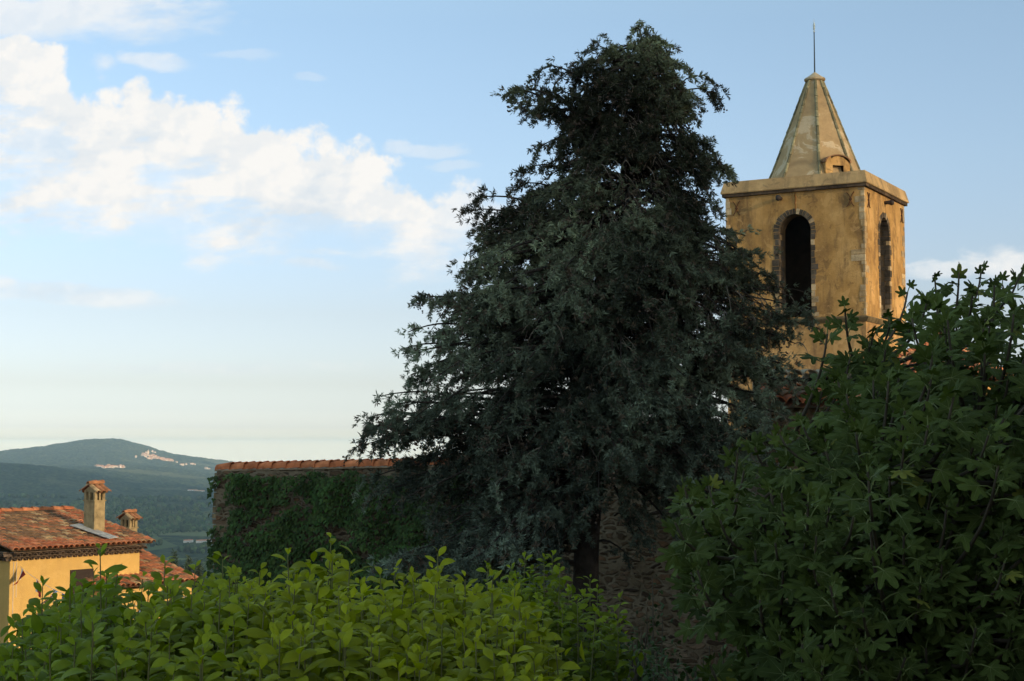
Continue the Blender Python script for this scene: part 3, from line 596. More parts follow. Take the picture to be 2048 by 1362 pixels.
def chimney(base, wn, we, zsh, zcap, name='chimney', parent=house, org=hb, slots=True, sz=1.0):
    """base = near-right bottom corner of the shaft; wn along -n1_ (left face), we along a1 (right face)"""
    P = np.array(base, float); A, E_ = -n1_*wn, a1*we; b = MB(); b.box(P-UP*.9, A, E_, UP*(zsh-P[2]+.9)); ch = b.build(name, m_cement, parent, org)
    b = MB(); b.box(np.append(P[:2], zsh)+n1_*.03-a1*.03, -n1_*(wn+.06), a1*(we+.06), UP*.045); b.build('ledge', m_cement, ch, org)
    Z0 = zsh+.0455; H = zcap-Z0; b = MB(); base = np.append(P[:2], Z0); t = .11*sz
    for ca, ce in ((0, 0), (wn-t, 0), (0, we-t), (wn-t, we-t)): b.box(base-n1_*ca+a1*ce, -n1_*t, a1*t, UP*H)
    b.box(base-n1_*(wn/2-t*.4), -n1_*t*.9, a1*(t*.6), UP*H); b.box(base+a1*(we/2-t*.35), -n1_*(t*.6), a1*t*.7, UP*H)
    b.build('cap_posts', m_cement, ch, org)
    b = MB(); b.box(base-n1_*(wn*.3)+a1*we*.3, -n1_*wn*.4, a1*we*.4, UP*(H-.02)); b.build('flue', m_dark, ch, org)
    T = np.append(P[:2], zcap+.0); rg_ = .16*sz; b = MB(); b.box(T+UP*.002, A, E_, UP*.05)
    g0 = [T+UP*.052, T+A+UP*.052, T+A/2+UP*(.052+rg_)]; g1 = [q+E_ for q in g0]; b.add(g0+g1, [(0, 1, 2), (5, 4, 3), (0, 2, 5, 3), (1, 4, 5, 2)]); b.build('cap_gable', m_cement, ch, org)
    b = MB(); ov = .17*sz; slope = (rg_)/(wn/2)
    for s, st in ((1, T-a1*.08), (-1, T+A-a1*.08)):
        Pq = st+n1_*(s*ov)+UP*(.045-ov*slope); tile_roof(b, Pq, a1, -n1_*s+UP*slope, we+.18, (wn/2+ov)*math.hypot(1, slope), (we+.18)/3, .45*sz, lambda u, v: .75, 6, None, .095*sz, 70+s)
    ridge_tiles(b, T+A/2-a1*.07+UP*(rg_+.12), T+A/2+E_+a1*.07+UP*(rg_+.12), .11*sz, .3, 5, TILE_OLD); b.build('cap_tiles', m_tile, ch, org); return ch
cb = roofpt(188, 1066); dz = lambda py, dep: ray(188, py)[2]*dep
chimney(cb, .60, .42, ray(188, 1003)[2]*cb[1], ray(188, 985)[2]*cb[1])
c2 = at(259, 1064, cb[1]+4.2); chimney(c2, .55, .34, ray(259, 1057)[2]*c2[1], ray(259, 1040)[2]*c2[1], sz=.9)
pfl = [roofpt(*q)+UP*.085 for q in ((140, 1056), (160, 1053), (236, 1080), (218, 1083))]; b = MB(); b.add(pfl+[q+UP*.02 for q in pfl], [(0, 1, 2, 3), (7, 6, 5, 4), (0, 4, 5, 1), (1, 5, 6, 2), (2, 6, 7, 3), (3, 7, 4, 0)]); b.build('roof_flashing', simple('mortar_flashing', (.42, .43, .42), .9, .1, .35, 7, 1., 25, .03), rf, hb)
s0 = hit(140, 1140, hA, n1_); b = MB(); b.box(s0+n1_*.01, a1*.86, n1_*.05, UP*-1.9); 
for q in range(16): b.box(s0+n1_*.06+a1*.06-UP*(.08+q*.112), a1*.74, n1_*.012, UP*-.07)
b.build('shutter', m_shutter, house, hb)
b = MB(); 
for px in (27, 33): q = hit(px, 1124, hA, n1_); b.tube([q+n1_*.015, q+n1_*.015-UP*(1.1 if px == 33 else 1.6)], .008, 5)
b.build('wall_cable', m_white, house, hb)
# lower roof beyond the yellow house
lE = at(397, 1163, 52.5); lb = np.array([lE[0], lE[1], -11.5]); lo = thing('lower_house', 'lower house with a plain red tile roof adjoining the yellow house', 'house', lb)
LL = 4.0; ev2 = -n1_+UP*.25; lP = lE-a1*LL
b = MB(); b.box(lb-a1*.15-n1_*.3-a1*(LL-.3), a1*(LL-.2), -n1_*5.5, UP*(lE[2]+11.4)); b.build('wall', m_yellow, lo, lb)
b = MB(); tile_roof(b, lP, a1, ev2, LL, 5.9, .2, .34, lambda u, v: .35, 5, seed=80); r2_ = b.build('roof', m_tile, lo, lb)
b = MB(); ridge_tiles(b, lE+a1*.02+UP*.05, lE+a1*.02+ev2*5.7+UP*.05, .10, .36, 13, TILE_OLD+TILE_NEW); b.build('verge_tiles', m_tile, r2_, lb)
b = MB(); b.add([lP+UP*.01, lP+a1*LL+UP*.01, lP+a1*LL+ev2*5.7+UP*.01, lP+ev2*5.7+UP*.01], [(0, 1, 2, 3)]); b.build('roof_bed', m_mortar, r2_, lb)
# ---------------------------------------------------------------- garden wall with ridge tiles
WL = at(434, 934, 32.); WR = at(1760, 905, 27.); wd = WR-WL; wd[2] = 0; Lw = np.linalg.norm(wd); wx = wd/Lw; wy = np.array([-wx[1], wx[0], 0]); wb = np.array([WL[0], WL[1], -6.2])
wall = thing('garden_wall', 'tall rubble stone garden wall capped with a row of orange ridge tiles', 'wall', wb)
b = MB(); N_ = 60; 
def wtop(u): return WL[2]+(WR[2]-WL[2])*u/Lw-.09
lean = lambda z, u: -.02*math.sin(z*3)-.03*math.sin(z*1.3+1)
rows_ = [(-6.2)+k*.25 for k in range(24)]
V = []; nz = 26
for side, off in ((0, 0), (1, .55)):
    for i_ in range(N_+1):
        u = Lw*i_/N_
        for k in range(nz+1): z_ = -6.2+(wtop(u)+6.2)*k/nz; dd = (vnoise(np.array([u*.9+side*40, z_*.9]), 12)-.5)*.10; V.append(WL*[1, 1, 0]+wx*(u+(lean(z_, u)*2 if i_ == 0 else 0))+wy*(off+float(dd))+UP*z_)
st = nz+1; half = (N_+1)*st; f = []
for i_ in range(N_):
    for k in range(nz): q = i_*st+k; f += [(q, q+st, q+st+1, q+1), (half+q+1, half+q+st+1, half+q+st, half+q)]
for k in range(nz): f += [(k, k+1, half+k+1, half+k), (N_*st+k+1, N_*st+k, half+N_*st+k, half+N_*st+k+1)]
for i_ in range(N_): q = i_*st+nz; f.append((q, q+st, half+q+st, half+q))
b.add(V, f); b.build('masonry', m_rubble, wall, wb)
b = MB(); b.box(WL*[1, 1, 0]+UP*wtop(0)-wx*.04-wy*.03, wx*(Lw+.04)+UP*(wtop(Lw)-wtop(0)), wy*.61, UP*.03, 0, (.3, .22, .14))
ridge_tiles(b, WL*[1, 1, 0]+UP*(wtop(0)+.028)-wx*.06+wy*.12, WL*[1, 1, 0]+wx*Lw+UP*(wtop(Lw)+.028)+wy*.12, .135, .335, 21, [(.60, .19, .075), (.56, .17, .065), (.62, .21, .085)])
ridge_tiles(b, WL*[1, 1, 0]+UP*(wtop(0)+.03)-wx*.05+wy*.40, WL*[1, 1, 0]+wx*Lw+UP*(wtop(Lw)+.03)+wy*.40, .14, .335, 22, [(.56, .17, .07), (.50, .15, .06)])
b.build('ridge_tiles', m_tile, wall, wb)
b = MB(); z = -6.1                                       # dressed stones at the free end
while z < wtop(0)-.05:
    h_ = min(random.uniform(.07, .16), wtop(0)-z-.01); b.box(WL*[1, 1, 0]-wx*(.03+random.uniform(0, .05)+.02*math.sin(z*3))-wy*.035+UP*z, wx*random.uniform(.14, .4), wy*.62, UP*(h_-.018), 0, tuple(np.array([(.25, .19, .11), (.2, .13, .08), (.3, .25, .16)][random.randrange(3)])*random.uniform(.7, 1.2))); z += h_
b.build('end_stones', m_stone, wall, wb)
# ---------------------------------------------------------------- ivy
bare = [(800, 435, 1.0), ]
def ivy_bare(px, py):
    """bare patches of the wall (wall coordinates given through the photo they were measured in)"""
    for cx, cy, rx, ry, sl in (*[], (608, 1000, 40, 14, .75), (566, 1020, 30, 14, -.3), (520, 1048, 46, 14, -.55), (690, 1063, 34, 16, .25), (625, 1065, 30, 8, .1), (735, 1106, 26, 9, .35), (482, 1012, 16, 10, 0), (457, 1110, 20, 14, 0), (449, 975, 17, 34, 0), (450, 1045, 13, 26, 0), (900, 1075, 30, 20, .5), (500, 1082, 16, 8, 0)):
        a = (px-cx)/rx; q = (py-cy-(px-cx)*sl)/ry
        if a*a+q*q < .8: return True
    return False
K = 19000; uu = rng.uniform(-.12, 7.9, K); zz = rng.uniform(-5.4, -.36, K)
cut = 6.1+1.3*vnoise(np.stack([zz*.8, zz*0], 1), 31)+np.clip(-1.8-zz, 0, 9)*.2
P_ = WL[None, :]*[1, 1, 0]+wx*uu[:, None]+UP*zz[:, None]
fw = P_[:, 1]*math.cos(PITCH)+P_[:, 2]*math.sin(PITCH); ppx = 1024+FOC*P_[:, 0]/fw; ppy = 681-FOC*(-P_[:, 1]*math.sin(PITCH)+P_[:, 2]*math.cos(PITCH))/fw
nn = vnoise(np.stack([uu*3.5, zz*3.5], 1), 33)+.5*vnoise(np.stack([uu*9, zz*9], 1), 34)
keep = np.array([not ivy_bare(a_+random.gauss(0, 5), q_+random.gauss(0, 3.5)) for a_, q_ in zip(ppx, ppy)]) & (uu < cut) & (nn > .02) & (zz < WL[2]-.04-np.clip(.4-uu, 0, 1)*.3-.16*vnoise(np.stack([uu*2.5, uu*0], 1), 41))
keep &= ~((uu < .38) & (nn < .58) & (zz > -2.6))
uu, zz = uu[keep], zz[keep]; K = len(uu); clump = vnoise(np.stack([uu*2.2, zz*2.2], 1), 36)
pos = WL[None, :]*[1, 1, 0]+wx*uu[:, None]+UP*zz[:, None]-wy*(.05+clump*.30*np.clip((uu+.1)/.8, .3, 1)+rng.uniform(0, .05, K))[:, None]
dd = -UP[None, :]*1.0+wx*rng.normal(0, .35, (K, 1))-wy*rng.uniform(.15, .9, (K, 1)); rot = frames(dd, rng.normal(0, .3, K), -wy)
tv = [(0, 0, 0), (-.25, .32, -.03), (.1, .62, -.09), (.32, .30, 0), (1, 0, -.12), (.32, -.30, 0), (.1, -.62, -.09), (-.25, -.32, -.03)]; tf = [(0, 1, 2, 3), (0, 3, 4), (0, 4, 5), (0, 5, 6, 7)]
sz_ = rng.uniform(.06, .115, K)*np.where(uu < 3, 1.0, .9); col_ = np.array([.045, .082, .020])*rng.uniform(.5, 1.6, (K, 1))*(1+(clump[:, None]-.5)*.5)*(np.array([1, 1, 1])+rng.normal(0, .08, (K, 3)))
b = MB(); b.inst(tv, tf, pos, rot, sz_, np.clip(col_, .004, 1)); ivy = thing('ivy', 'dense green ivy creeping over the left part of the stone wall', 'ivy', wb); b.build('leaves', m_ivy, ivy, wb)
b = MB()
for _ in range(26):
    u = random.uniform(.1, 6.5); z = -5.4; pts = []
    while z < -.7 and 0 < u < 7.2: pts.append(WL*[1, 1, 0]+wx*u-wy*.07+UP*z); z += random.uniform(.15, .3); u += random.gauss(.0, .09)
    if len(pts) > 2: b.tube(pts, np.linspace(.022, .006, len(pts)), 5)
b.build('stems', m_twig, ivy, wb)
# ---------------------------------------------------------------- bunting
fA = hit(38, 1132, hA, n1_)+n1_*.04; fB = WL*[1, 1, 0]+UP*-2.95-wy*.06
bt = thing('bunting', 'string of small national flag pennants strung from the yellow house to the wall', 'bunting', fA)
def sp_(t): return fA*(1-t)+fB*t+UP*(-.75*4*t*(1-t))
b = MB(); b.tube([sp_(t) for t in np.linspace(0, 1, 60)], .006, 4); b.build('string', m_white, bt, fA)
def cm(c, r=.8): 
    k = 'cloth_%d_%d_%d' % tuple(int(q*99) for q in c); 
    return bpy.data.materials.get(k) or simple(k, c, r, .2, .1, 20, .2)
RED, WHT, BLU, GRN, DRD = cm((.55, .03, .03)), cm((.75, .72, .7)), cm((.04, .06, .30)), cm((.05, .22, .08)), cm((.32, .025, .012))
def flag(t, kind, w=.62, h=.36, tw=0.):
    p = sp_(t); dx = nrm(sp_(t+.004)-sp_(t-.004)); nx, ny = 14, 10; b = MB(); 
    for i in range(nx):
        for j in range(ny):
            fx, fy = (i+.5)/nx, (j+.5)/ny
            if kind == 0: m = 0 if fx > .36 else 1                        # white hoist, dark red
            elif kind == 1: m = 1 if ((fx-.55)/.26)**2+((fy-.3)/.28)**2 < 1 or fx < .16 else 0
            elif kind == 2: m = (1 if abs(fx-.5) < .22 or abs(fy-.5) < .24 or abs(abs(fx-.5)-abs(fy-.5)) < .13 else 2); m = 0 if abs(fx-.5) < .09 or abs(fy-.5) < .11 else m
            elif kind == 3: m = 2 if (fx < .42 and fy < .54) else (0 if int(fy*7) % 2 == 0 else 1)
            elif kind == 4: m = (3, 1, 0)[min(2, int(fx*3))]
            else: m = (2, 1, 0)[min(2, int(fy*3))]
            V = []
            for di, dj in ((0, 0), (1, 0), (1, 1), (0, 1)):
                a_, q = (i+di)/nx, (j+dj)/ny; wv = .035*math.sin(a_*7+t*20)*q+tw*a_*q; V.append(p+dx*(a_*w*(1-.55*abs(tw)*q))+UP*(-q*h+(-.10*a_ if kind < 2 else 0))+np.cross(dx, UP)*wv)
            b.add(V, [(0, 1, 2, 3)], m)
    b.build('flag', [DRD if kind == 0 else RED, WHT, BLU, GRN], bt, fA)
# ---------------------------------------------------------------- far villages
def far_house(px, r, s, tint, label, grp, name='hill_house', cat='house', k=[0]):
    x = (px-1024)/3050*r; y = r; z = float(height(x, y)); b = MB(); a = random.uniform(-.5, .5); ex = np.array([math.cos(a), math.sin(a), 0]); ey = np.array([-ex[1], ex[0], 0]); w_, d_, h_ = s; O = np.array([x, y, z-5])
    b.box(O, ex*w_, ey*d_, UP*(h_+5), 0, tint); T = O+UP*(h_+5); V = [T, T+ex*w_, T+ex*w_+ey*d_, T+ey*d_, T+ey*d_/2+UP*d_*.22, T+ex*w_+ey*d_/2+UP*d_*.22]
    b.add(V, [(0, 1, 5, 4), (2, 3, 4, 5), (0, 4, 3), (1, 2, 5)], 1, (.5, .24, .13))
    V2 = [O+ex*w_*q-ey*.15+UP*(5+h_*.35) for q in (.2, .4, .6, .8)]
    for q in V2: b.box(q, ex*w_*.07, -ey*.1, UP*h_*.25, 2, (.1, .08, .07))
    t = b.build(name, [m_farw, m_farw, m_farw], None, O); tag(t, label, cat, grp); return t
m_farw = tinted('far_walls', .9, .1, .15, .3, 0)
L1 = 'tiny sunlit house in the dense hilltop village on the ridge left of the wall'; L2 = 'tiny pale building in the lower hillside village above the taller chimney'
for i_ in range(90):
    px = random.uniform(284, 345); r = 6380+random.uniform(-1, 1)*(70+90*math.exp(-((px-300)/14)**2))
    far_house(px, r, (random.uniform(6, 13), random.uniform(5, 9), random.uniform(4, 7)), [(.62, .47, .34), (.55, .38, .27), (.68, .57, .45)][i_ % 3], L1, 'houses of the far hilltop village')
for i_ in range(75):
    t = random.random(); px = 190+58*t; r = 5330+random.uniform(-1, 1)*190*(1-abs(t*2-1)**1.5)-40
    far_house(px, r, (random.uniform(6, 12), random.uniform(5, 9), random.uniform(3, 6)), [(.55, .45, .35), (.46, .34, .26), (.6, .53, .44)][i_ % 3], L2, 'buildings of the lower hillside village')
G3 = 'scattered farmhouses on the far slope'
for px, r, w_, lb_ in ((383, 6300, 26, 'biggest lone sunlit farmhouse on the slope midway between the far village and the wall'), (388, 6290, 16, 'small house touching the right side of the biggest lone farmhouse'), (362, 6200, 14, 'lone house just right of the far hilltop village, left of the paired houses'),
        (373, 6220, 12, 'small lone house directly below the biggest farmhouse, left of it'), (353, 6330, 12, 'tiny house nearest the right edge of the far hilltop village'), (411, 6150, 20, 'left of the two farmhouses closest to the tiled end of the garden wall'), (418, 6140, 16, 'right of the two farmhouses closest to the tiled end of the garden wall'),
        (365, 6120, 20, 'lowest lone farmhouse on the slope right of the far hilltop village'), (305, 6620, 14, 'left of two specks of houses above the far hilltop village'), (310, 6620, 12, 'right of two specks of houses above the far hilltop village'), (272, 6200, 14, 'lone pale house just left of the far hilltop village')):
    far_house(px, r, (w_*.55, 7, 5), (.66, .54, .42), lb_, G3, 'farmhouse')
for px, r, w_, lb_ in ((371, 2060, 9, 'leftmost white shed of the row on the valley floor'), (378, 2070, 7, 'small white shed second from the left in the valley row'), (396, 2050, 12, 'widest white shed in the valley, in the middle of its row'), (404, 2055, 10, 'white shed just right of the widest one in the valley'),
        (412, 2050, 9, 'white shed second from the right in the valley row'), (418, 2060, 8, 'rightmost white shed of the valley row, beside the ivy wall'), (378, 3900, 26, 'left of two long pale sheds at the foot of the far slope'), (392, 3890, 26, 'right of two long pale sheds at the foot of the far slope')):
    far_house(px, r, (w_, 6, 3.2), (.7, .7, .66), lb_, 'white sheds on the valley floor', 'shed', 'shed')
x_, y_ = (297-1024)/3050*6480, 6480; z_ = float(height(x_, y_)); b = MB(); b.box((x_, y_, z_-4), (5, 0, 0), (0, 5, 0), (0, 0, 22), 0, (.85, .66, .46)); b.add([(x_, y_, z_+18.01), (x_+5, y_, z_+18.01), (x_+5, y_+5, z_+18.01), (x_, y_+5, z_+18.01), (x_+2.5, y_+2.5, z_+24)], [(0, 1, 4), (1, 2, 4), (2, 3, 4), (3, 0, 4)], 0, (.5, .3, .2))
tag(b.build('church_tower', m_farw, None, (x_, y_, z_)), 'tiny church tower rising above the roofs of the far hilltop village', 'church tower')
# ---------------------------------------------------------------- unseen house shape, added outside the view to shade the garden
q_ = np.array([.76, -.65, 0]); q_ /= np.linalg.norm(q_); p_ = np.array([.65, .76, 0]); p_ /= np.linalg.norm(p_)
TB = p_*8.+q_*6; TB[2] = -6; tl = 17.3; thh = 17.0; shade_blk = thing('shade_block', 'unseen house-shaped stone block added on the right to shade the garden', 'house', TB)
b = MB(); b.box(TB, p_*tl, q_*11, UP*thh); b.build('wall', m_rubble, shade_blk, TB)
b = MB(); rp = TB+UP*(thh+.02)-q_*.4-p_*.3
for sgn, P0 in ((1, rp), (-1, rp+q_*11.8)):
    e_ = q_*sgn*5.9+UP*1.6; b.add([P0, P0+p_*(tl+.6), P0+p_*(tl+.6)+e_, P0+e_], [(0, 1, 2, 3)], 0, (.42, .18, .08))
b.build('roof', m_tile, shade_blk, TB)
for i_ in range(4):
    for k in range(3):
        w0 = TB+p_*(2+i_*4.3)-q_*.02+UP*(5.5+k*3.6); b = MB(); b.box(w0, p_*1.0, -q_*.02, UP*1.7); b.build('window', m_dark, shade_blk, TB)
        for s in (-.55, 1.05): b = MB(); b.box(w0+p_*s, p_*.5, -q_*.05, UP*1.7); b.build('shutter', m_shutter, shade_blk, TB)

LB = p_*-9+q_*5.5; LB[2] = -2.4; lw = thing('shade_wall', 'unseen plain stone wall added on the right to shade the shrubs and fig tree', 'wall', LB)  # unseen low wall, added only to keep sun off the near plants
b = MB(); b.box(LB, p_*16.95, q_*.6, UP*5.1); b.build('masonry', m_rubble, lw, LB)
b = MB(); ridge_tiles(b, LB+UP*5.1+q_*.3, LB+p_*16.9+UP*5.1+q_*.3, .34, .5); b.build('ridge_tiles', m_tile, lw, LB)
# ---------------------------------------------------------------- cypress
CY = 24.; CB = np.array([at(1160, 1150, CY)[0], CY, -5.45])
ctree = thing('cypress_tree', 'big dark blue-green cypress with drooping branches in front of the stone wall', 'tree', CB)
def axis(z): t = (z+5.45)/12.2; return CB+np.array([.02+ .25*max(0, t)**1.75*4.6, 0, z+5.45])
ENVL = [(55, 1262), (100, 1190), (140, 1130), (190, 1120), (230, 1120), (300, 1105), (350, 1060), (385, 985), (430, 945), (500, 940), (560, 905), (600, 850), (700, 818), (800, 800), (860, 800), (930, 805), (960, 810), (1010, 865), (1060, 858), (1130, 860), (1180, 960)]
ENVR = [(55, 1300), (100, 1335), (150, 1365), (200, 1385), (250, 1392), (330, 1410), (380, 1418), (430, 1420), (470, 1470), (510, 1510), (560, 1540), (620, 1540), (680, 1500), (720, 1500), (770, 1520), (850, 1540), (930, 1520), (990, 1440), (1040, 1340), (1080, 1240), (1180, 1200)]
def env(z, az):
    py = 890-z/CY*3050; a = axis(z); l = a[0]-(np.interp(py, *zip(*ENVL))-1024)/3050*CY; r = (np.interp(py, *zip(*ENVR))-1024)/3050*CY-a[0]
    ca = math.cos(az); side = r if ca > 0 else l; dep = min((l+r)/2*.85, 3.4)
    return math.hypot(side*ca, dep*math.sin(az)) if True else side
b = MB(); tz = np.linspace(-5.5, 6.3, 26); tp = [axis(z)+np.array([.07*math.sin(z*1.1), .06*math.sin(z*.8+1), 0]) for z in tz]
b.tube(tp, np.interp(tz, [-5.5, -4.6, -2, 2, 6.45], [.32, .235, .20, .13, .02]), 12, cap=False)
b.tube([axis(-1.2), axis(.3)+np.array([-.32, .1, 0]), axis(2.5)+np.array([-.75, .1, 0]), axis(4.2)+np.array([-1., 0, 0])], [.13, .11, .07, .03], 8)
tr = b.build('trunk', m_bark, ctree, CB, True)
limbs = MB(); twigs = MB(); TP, TD, TS, TT = [], [], [], []   # tufts
CP = []
def bez(p, n): 
    t = np.linspace(0, 1, n)[:, None]; p = [np.asarray(q) for q in p]; return (1-t)**3*p[0]+3*(1-t)**2*t*p[1]+3*(1-t)*t*t*p[2]+t**3*p[3]
def branch(z0, az, L, drop, lift, dens=1.0, hang=1.0, rb=None, tgt=None, bare_=.16):
    A = axis(z0); d = np.array([math.cos(az), math.sin(az), 0]); T = A+d*L+UP*(lift-drop) if tgt is None else np.asarray(tgt, float)
    hor = T-A; Lh = np.linalg.norm(hor[:2]); dd = nrm([hor[0], hor[1], 0]); L = max(np.linalg.norm(hor), .2)
    up = max(lift, .0)
    n = max(6, int(L/.16)); c = bez([A, A+dd*Lh*.35+UP*(up*.75+.1), T-dd*Lh*.3+UP*(drop*.55+.12), T], n)
    c += np.cumsum(rng.normal(0, .012, c.shape), 0)
    r0 = (.018+.02*L) if rb is None else rb; limbs.tube(c, np.linspace(r0, .008, n), 5)
    tg = np.gradient(c, axis=0); tg /= np.linalg.norm(tg, axis=1)[:, None]; s = 0.; step = L/(n-1)
    for i_ in range(n):
        f = i_/(n-1)
        if f < bare_ and L > .7: continue
        m_ = rng.poisson(1.2*dens*step/.16)
        for _ in range(m_):
            sd = nrm(np.cross(tg[i_], UP))*(1 if rng.random() < .5 else -1); tl_ = rng.uniform(.26, .85)*(1-.4*f)*(1 if L > 1 else .65); el_ = rng.normal(.0, .35)
            d0 = nrm(sd*rng.uniform(.5, 1)+tg[i_]*rng.uniform(.3, 1.0)+UP*el_)
            d1 = nrm(d0*.6+UP*(-1.3*hang*rng.uniform(.2, 1.5))); k = 5+int(tl_/.055)
            p = c[i_]; pts = [p]; 
            for q in range(k): w_ = q/(k-1); dq = nrm(d0*(1-w_)+d1*w_+rng.normal(0, .12, 3)); p = p+dq*tl_/k; pts.append(p); 
            pts = np.array(pts)
            if rng.random() < .5: twigs.tube(pts, np.linspace(.010, .004, len(pts)), 3, cap=False)
            shade_ = rng.random()
            for q in range(1, len(pts)):
                TP.append(pts[q]); TD.append(nrm(pts[q]-pts[q-1]+rng.normal(0, .25, 3))); TS.append(rng.uniform(.058, .098)*(1.15 if q == len(pts)-1 else 1)); TT.append(shade_)
            if rng.random() < .14: CP.append((pts[-1], rng.integers(5, 14)))
    e_ = nrm(tg[-1]+rng.normal(0, .15, 3)+UP*.15)
    for q in range(9): TP.append(T+e_*(q*.045-.2)+rng.normal(0, .045, 3)); TD.append(nrm(e_+rng.normal(0, .35, 3))); TS.append(.125-q*.006); TT.append(.6)
# generic crown
def zof(py): return (890-py)/3050*CY
N = 430
for k in range(N):
    f = (k+.5)/N; py = 70+(1120-70)*f**.62 if k % 1 == 0 else 0; py = 76+1074*(f**.8)
    z = zof(py); az = k*2.39996+rng.uniform(-.3, .3); 
    if math.sin(az) > .2 and rng.random() < .35: az = -az
    e_ = env(z, az)*rng.uniform(.62, .97)
    if py > 1000 and math.cos(az) > -.1 and rng.random() < .85: continue
    if py > 960 and math.sin(az) > .3: continue
    if py > 930 and math.sin(az) < -.55: continue
    if 640 < py < 960 and rng.random() < .12: continue
    drop = rng.uniform(.15, .7)*min(e_, 2.2)*.62; A = axis(z); T = A+np.array([math.cos(az)*e_, math.sin(az)*e_, 0]); zst = min(z+rng.uniform(-.15, .35)*e_*.55+.1, 6.3); As = axis(zst)
    branch(zst, az, e_, drop, 0, 1.0 if py > 250 else 1.15, 1.0, None, T)
# second layer: hanging masses starting half way out
for k in range(300):
    py = rng.uniform(150, 1080); z = zof(py); az = -abs(rng.normal(0, 1.3))-.15 if rng.random() < .72 else rng.uniform(0, 6.28); e_ = env(z, az)*rng.uniform(.55, .98)
    if py > 1000 and math.cos(az) > .0 and rng.random() < .85: continue
    if py > 930 and math.sin(az) < -.55 and rng.random() < .8: continue
    A = axis(z)+np.array([math.cos(az)*e_*.45, math.sin(az)*e_*.45, .25*e_*.3]); T = axis(z)+np.array([math.cos(az)*e_, math.sin(az)*e_, -rng.uniform(.1, .6)])
    ax_ = axis; _A = A
    n = max(5, int(np.linalg.norm(T-A)/.16)); 
    def axis(zz, _A=_A): return _A
    branch(0, 0, 1, rng.uniform(.1, .5), .1, 1.05, 1.2, .018, T, .05)
    axis = ax_
# the limbs that give the outline its shape: tip pixel, start pixel height, depth offset
for (px, py), y0, dy, r_ in (((1010, 186), 330, .2, .05), ((1045, 215), 320, -.3, .03), ((1092, 140), 250, -.2, .03), ((1128, 150), 210, .3, .02), ((1182, 105), 160, 0, .02), ((1082, 290), 330, .3, .03), ((1150, 132), 190, 0, .02),
        ((1418, 186), 260, 0, .03), ((1402, 160), 260, .2, .02), ((1362, 130), 170, -.2, .02), ((1338, 92), 130, 0, .012), ((1270, 66), 92, 0, .01), ((1288, 70), 92, .1, .01), ((1300, 78), 100, -.1, .01), ((1398, 285), 290, 0, .02),
        ((1450, 345), 350, .2, .03), ((1445, 325), 360, -.1, .03), ((1430, 412), 380, 0, .03), ((1048, 345), 400, 0, .03), ((968, 392), 480, .2, .04), ((932, 432), 500, -.3, .04), ((920, 535), 520, 0, .04), ((930, 508), 520, .4, .03),
        ((840, 605), 640, .2, .05), ((868, 600), 640, -.6, .05), ((812, 705), 740, 0, .05), ((822, 660), 700, .5, .05), ((773, 800), 850, .2, .05), ((724, 842), 900, 0, .05), ((730, 882), 920, -.3, .04), ((752, 868), 900, .2, .04), ((745, 955), 900, .3, .05), ((770, 975), 910, -.2, .05), ((800, 930), 900, .6, .04),
        ((1530, 505), 560, .1, .04), ((1488, 470), 540, -.2, .04), ((1545, 555), 620, .2, .04), ((1632, 648), 600, .1, .04), ((1602, 585), 590, .3, .03), ((1610, 615), 620, -.1, .03), ((1545, 680), 640, .2, .04), ((1525, 640), 620, -.3, .04),
        ((1583, 722), 740, .1, .03), ((1602, 772), 790, .2, .04), ((1560, 760), 790, -.3, .05), ((1580, 830), 830, -.2, .05), ((1560, 890), 880, 0, .05), ((1500, 930), 900, -.5, .05), ((1440, 985), 930, -.7, .05), ((1350, 1050), 940, -.6, .05), ((1290, 1075), 960, -.9, .04), ((1250, 1020), 950, -1.2, .04),
        ((852, 1040), 960, -.4, .05), ((862, 1120), 980, -.6, .05), ((900, 1125), 980, -1., .05), ((950, 1130), 990, -1.3, .05), ((1010, 1120), 990, -1.6, .05), ((760, 1128), 1080, -.3, .02), ((840, 1135), 1085, -.6, .02)):
    T = at(px, py, CY+dy); 
    for q in range(3 if abs(px-1200) > 150 else 1):
        Tq = T if q == 0 else T+np.array([(-.35 if px > 1200 else .35)*rng.uniform(.6, 1.6), rng.uniform(-.5, .5), rng.uniform(-.35, .2)])
        branch(zof(y0)+.1*q, 0, 1, .30, .15, 1.0, 1.25, r_*.9, Tq, .22)
limbs.build('limbs', m_bark, tr, CB, True); twigs.build('twigs', m_twig, tr, CB)
TP, TD, TS, TT = np.array(TP), np.array(TD), np.array(TS), np.array(TT)
ok = ~((TP[:, 1] > 27.2) & (TP[:, 2] < -.2)); TP, TD, TS, TT = TP[ok], TD[ok], TS[ok], TT[ok]
hole = vnoise(np.stack([TP[:, 0]*2.3+TP[:, 1]*.15, TP[:, 2]*2.6], 1), 55)*.7+vnoise(np.stack([TP[:, 0]*5.5, TP[:, 2]*5.5+TP[:, 1]*.3], 1), 56)*.3
ok = ~((hole > .68) & (TP[:, 2] > -.2) & (TP[:, 2] < 5.2) & (rng.random(len(TP)) < .9)); TP, TD, TS, TT = TP[ok], TD[ok], TS[ok], TT[ok]; K = len(TP)
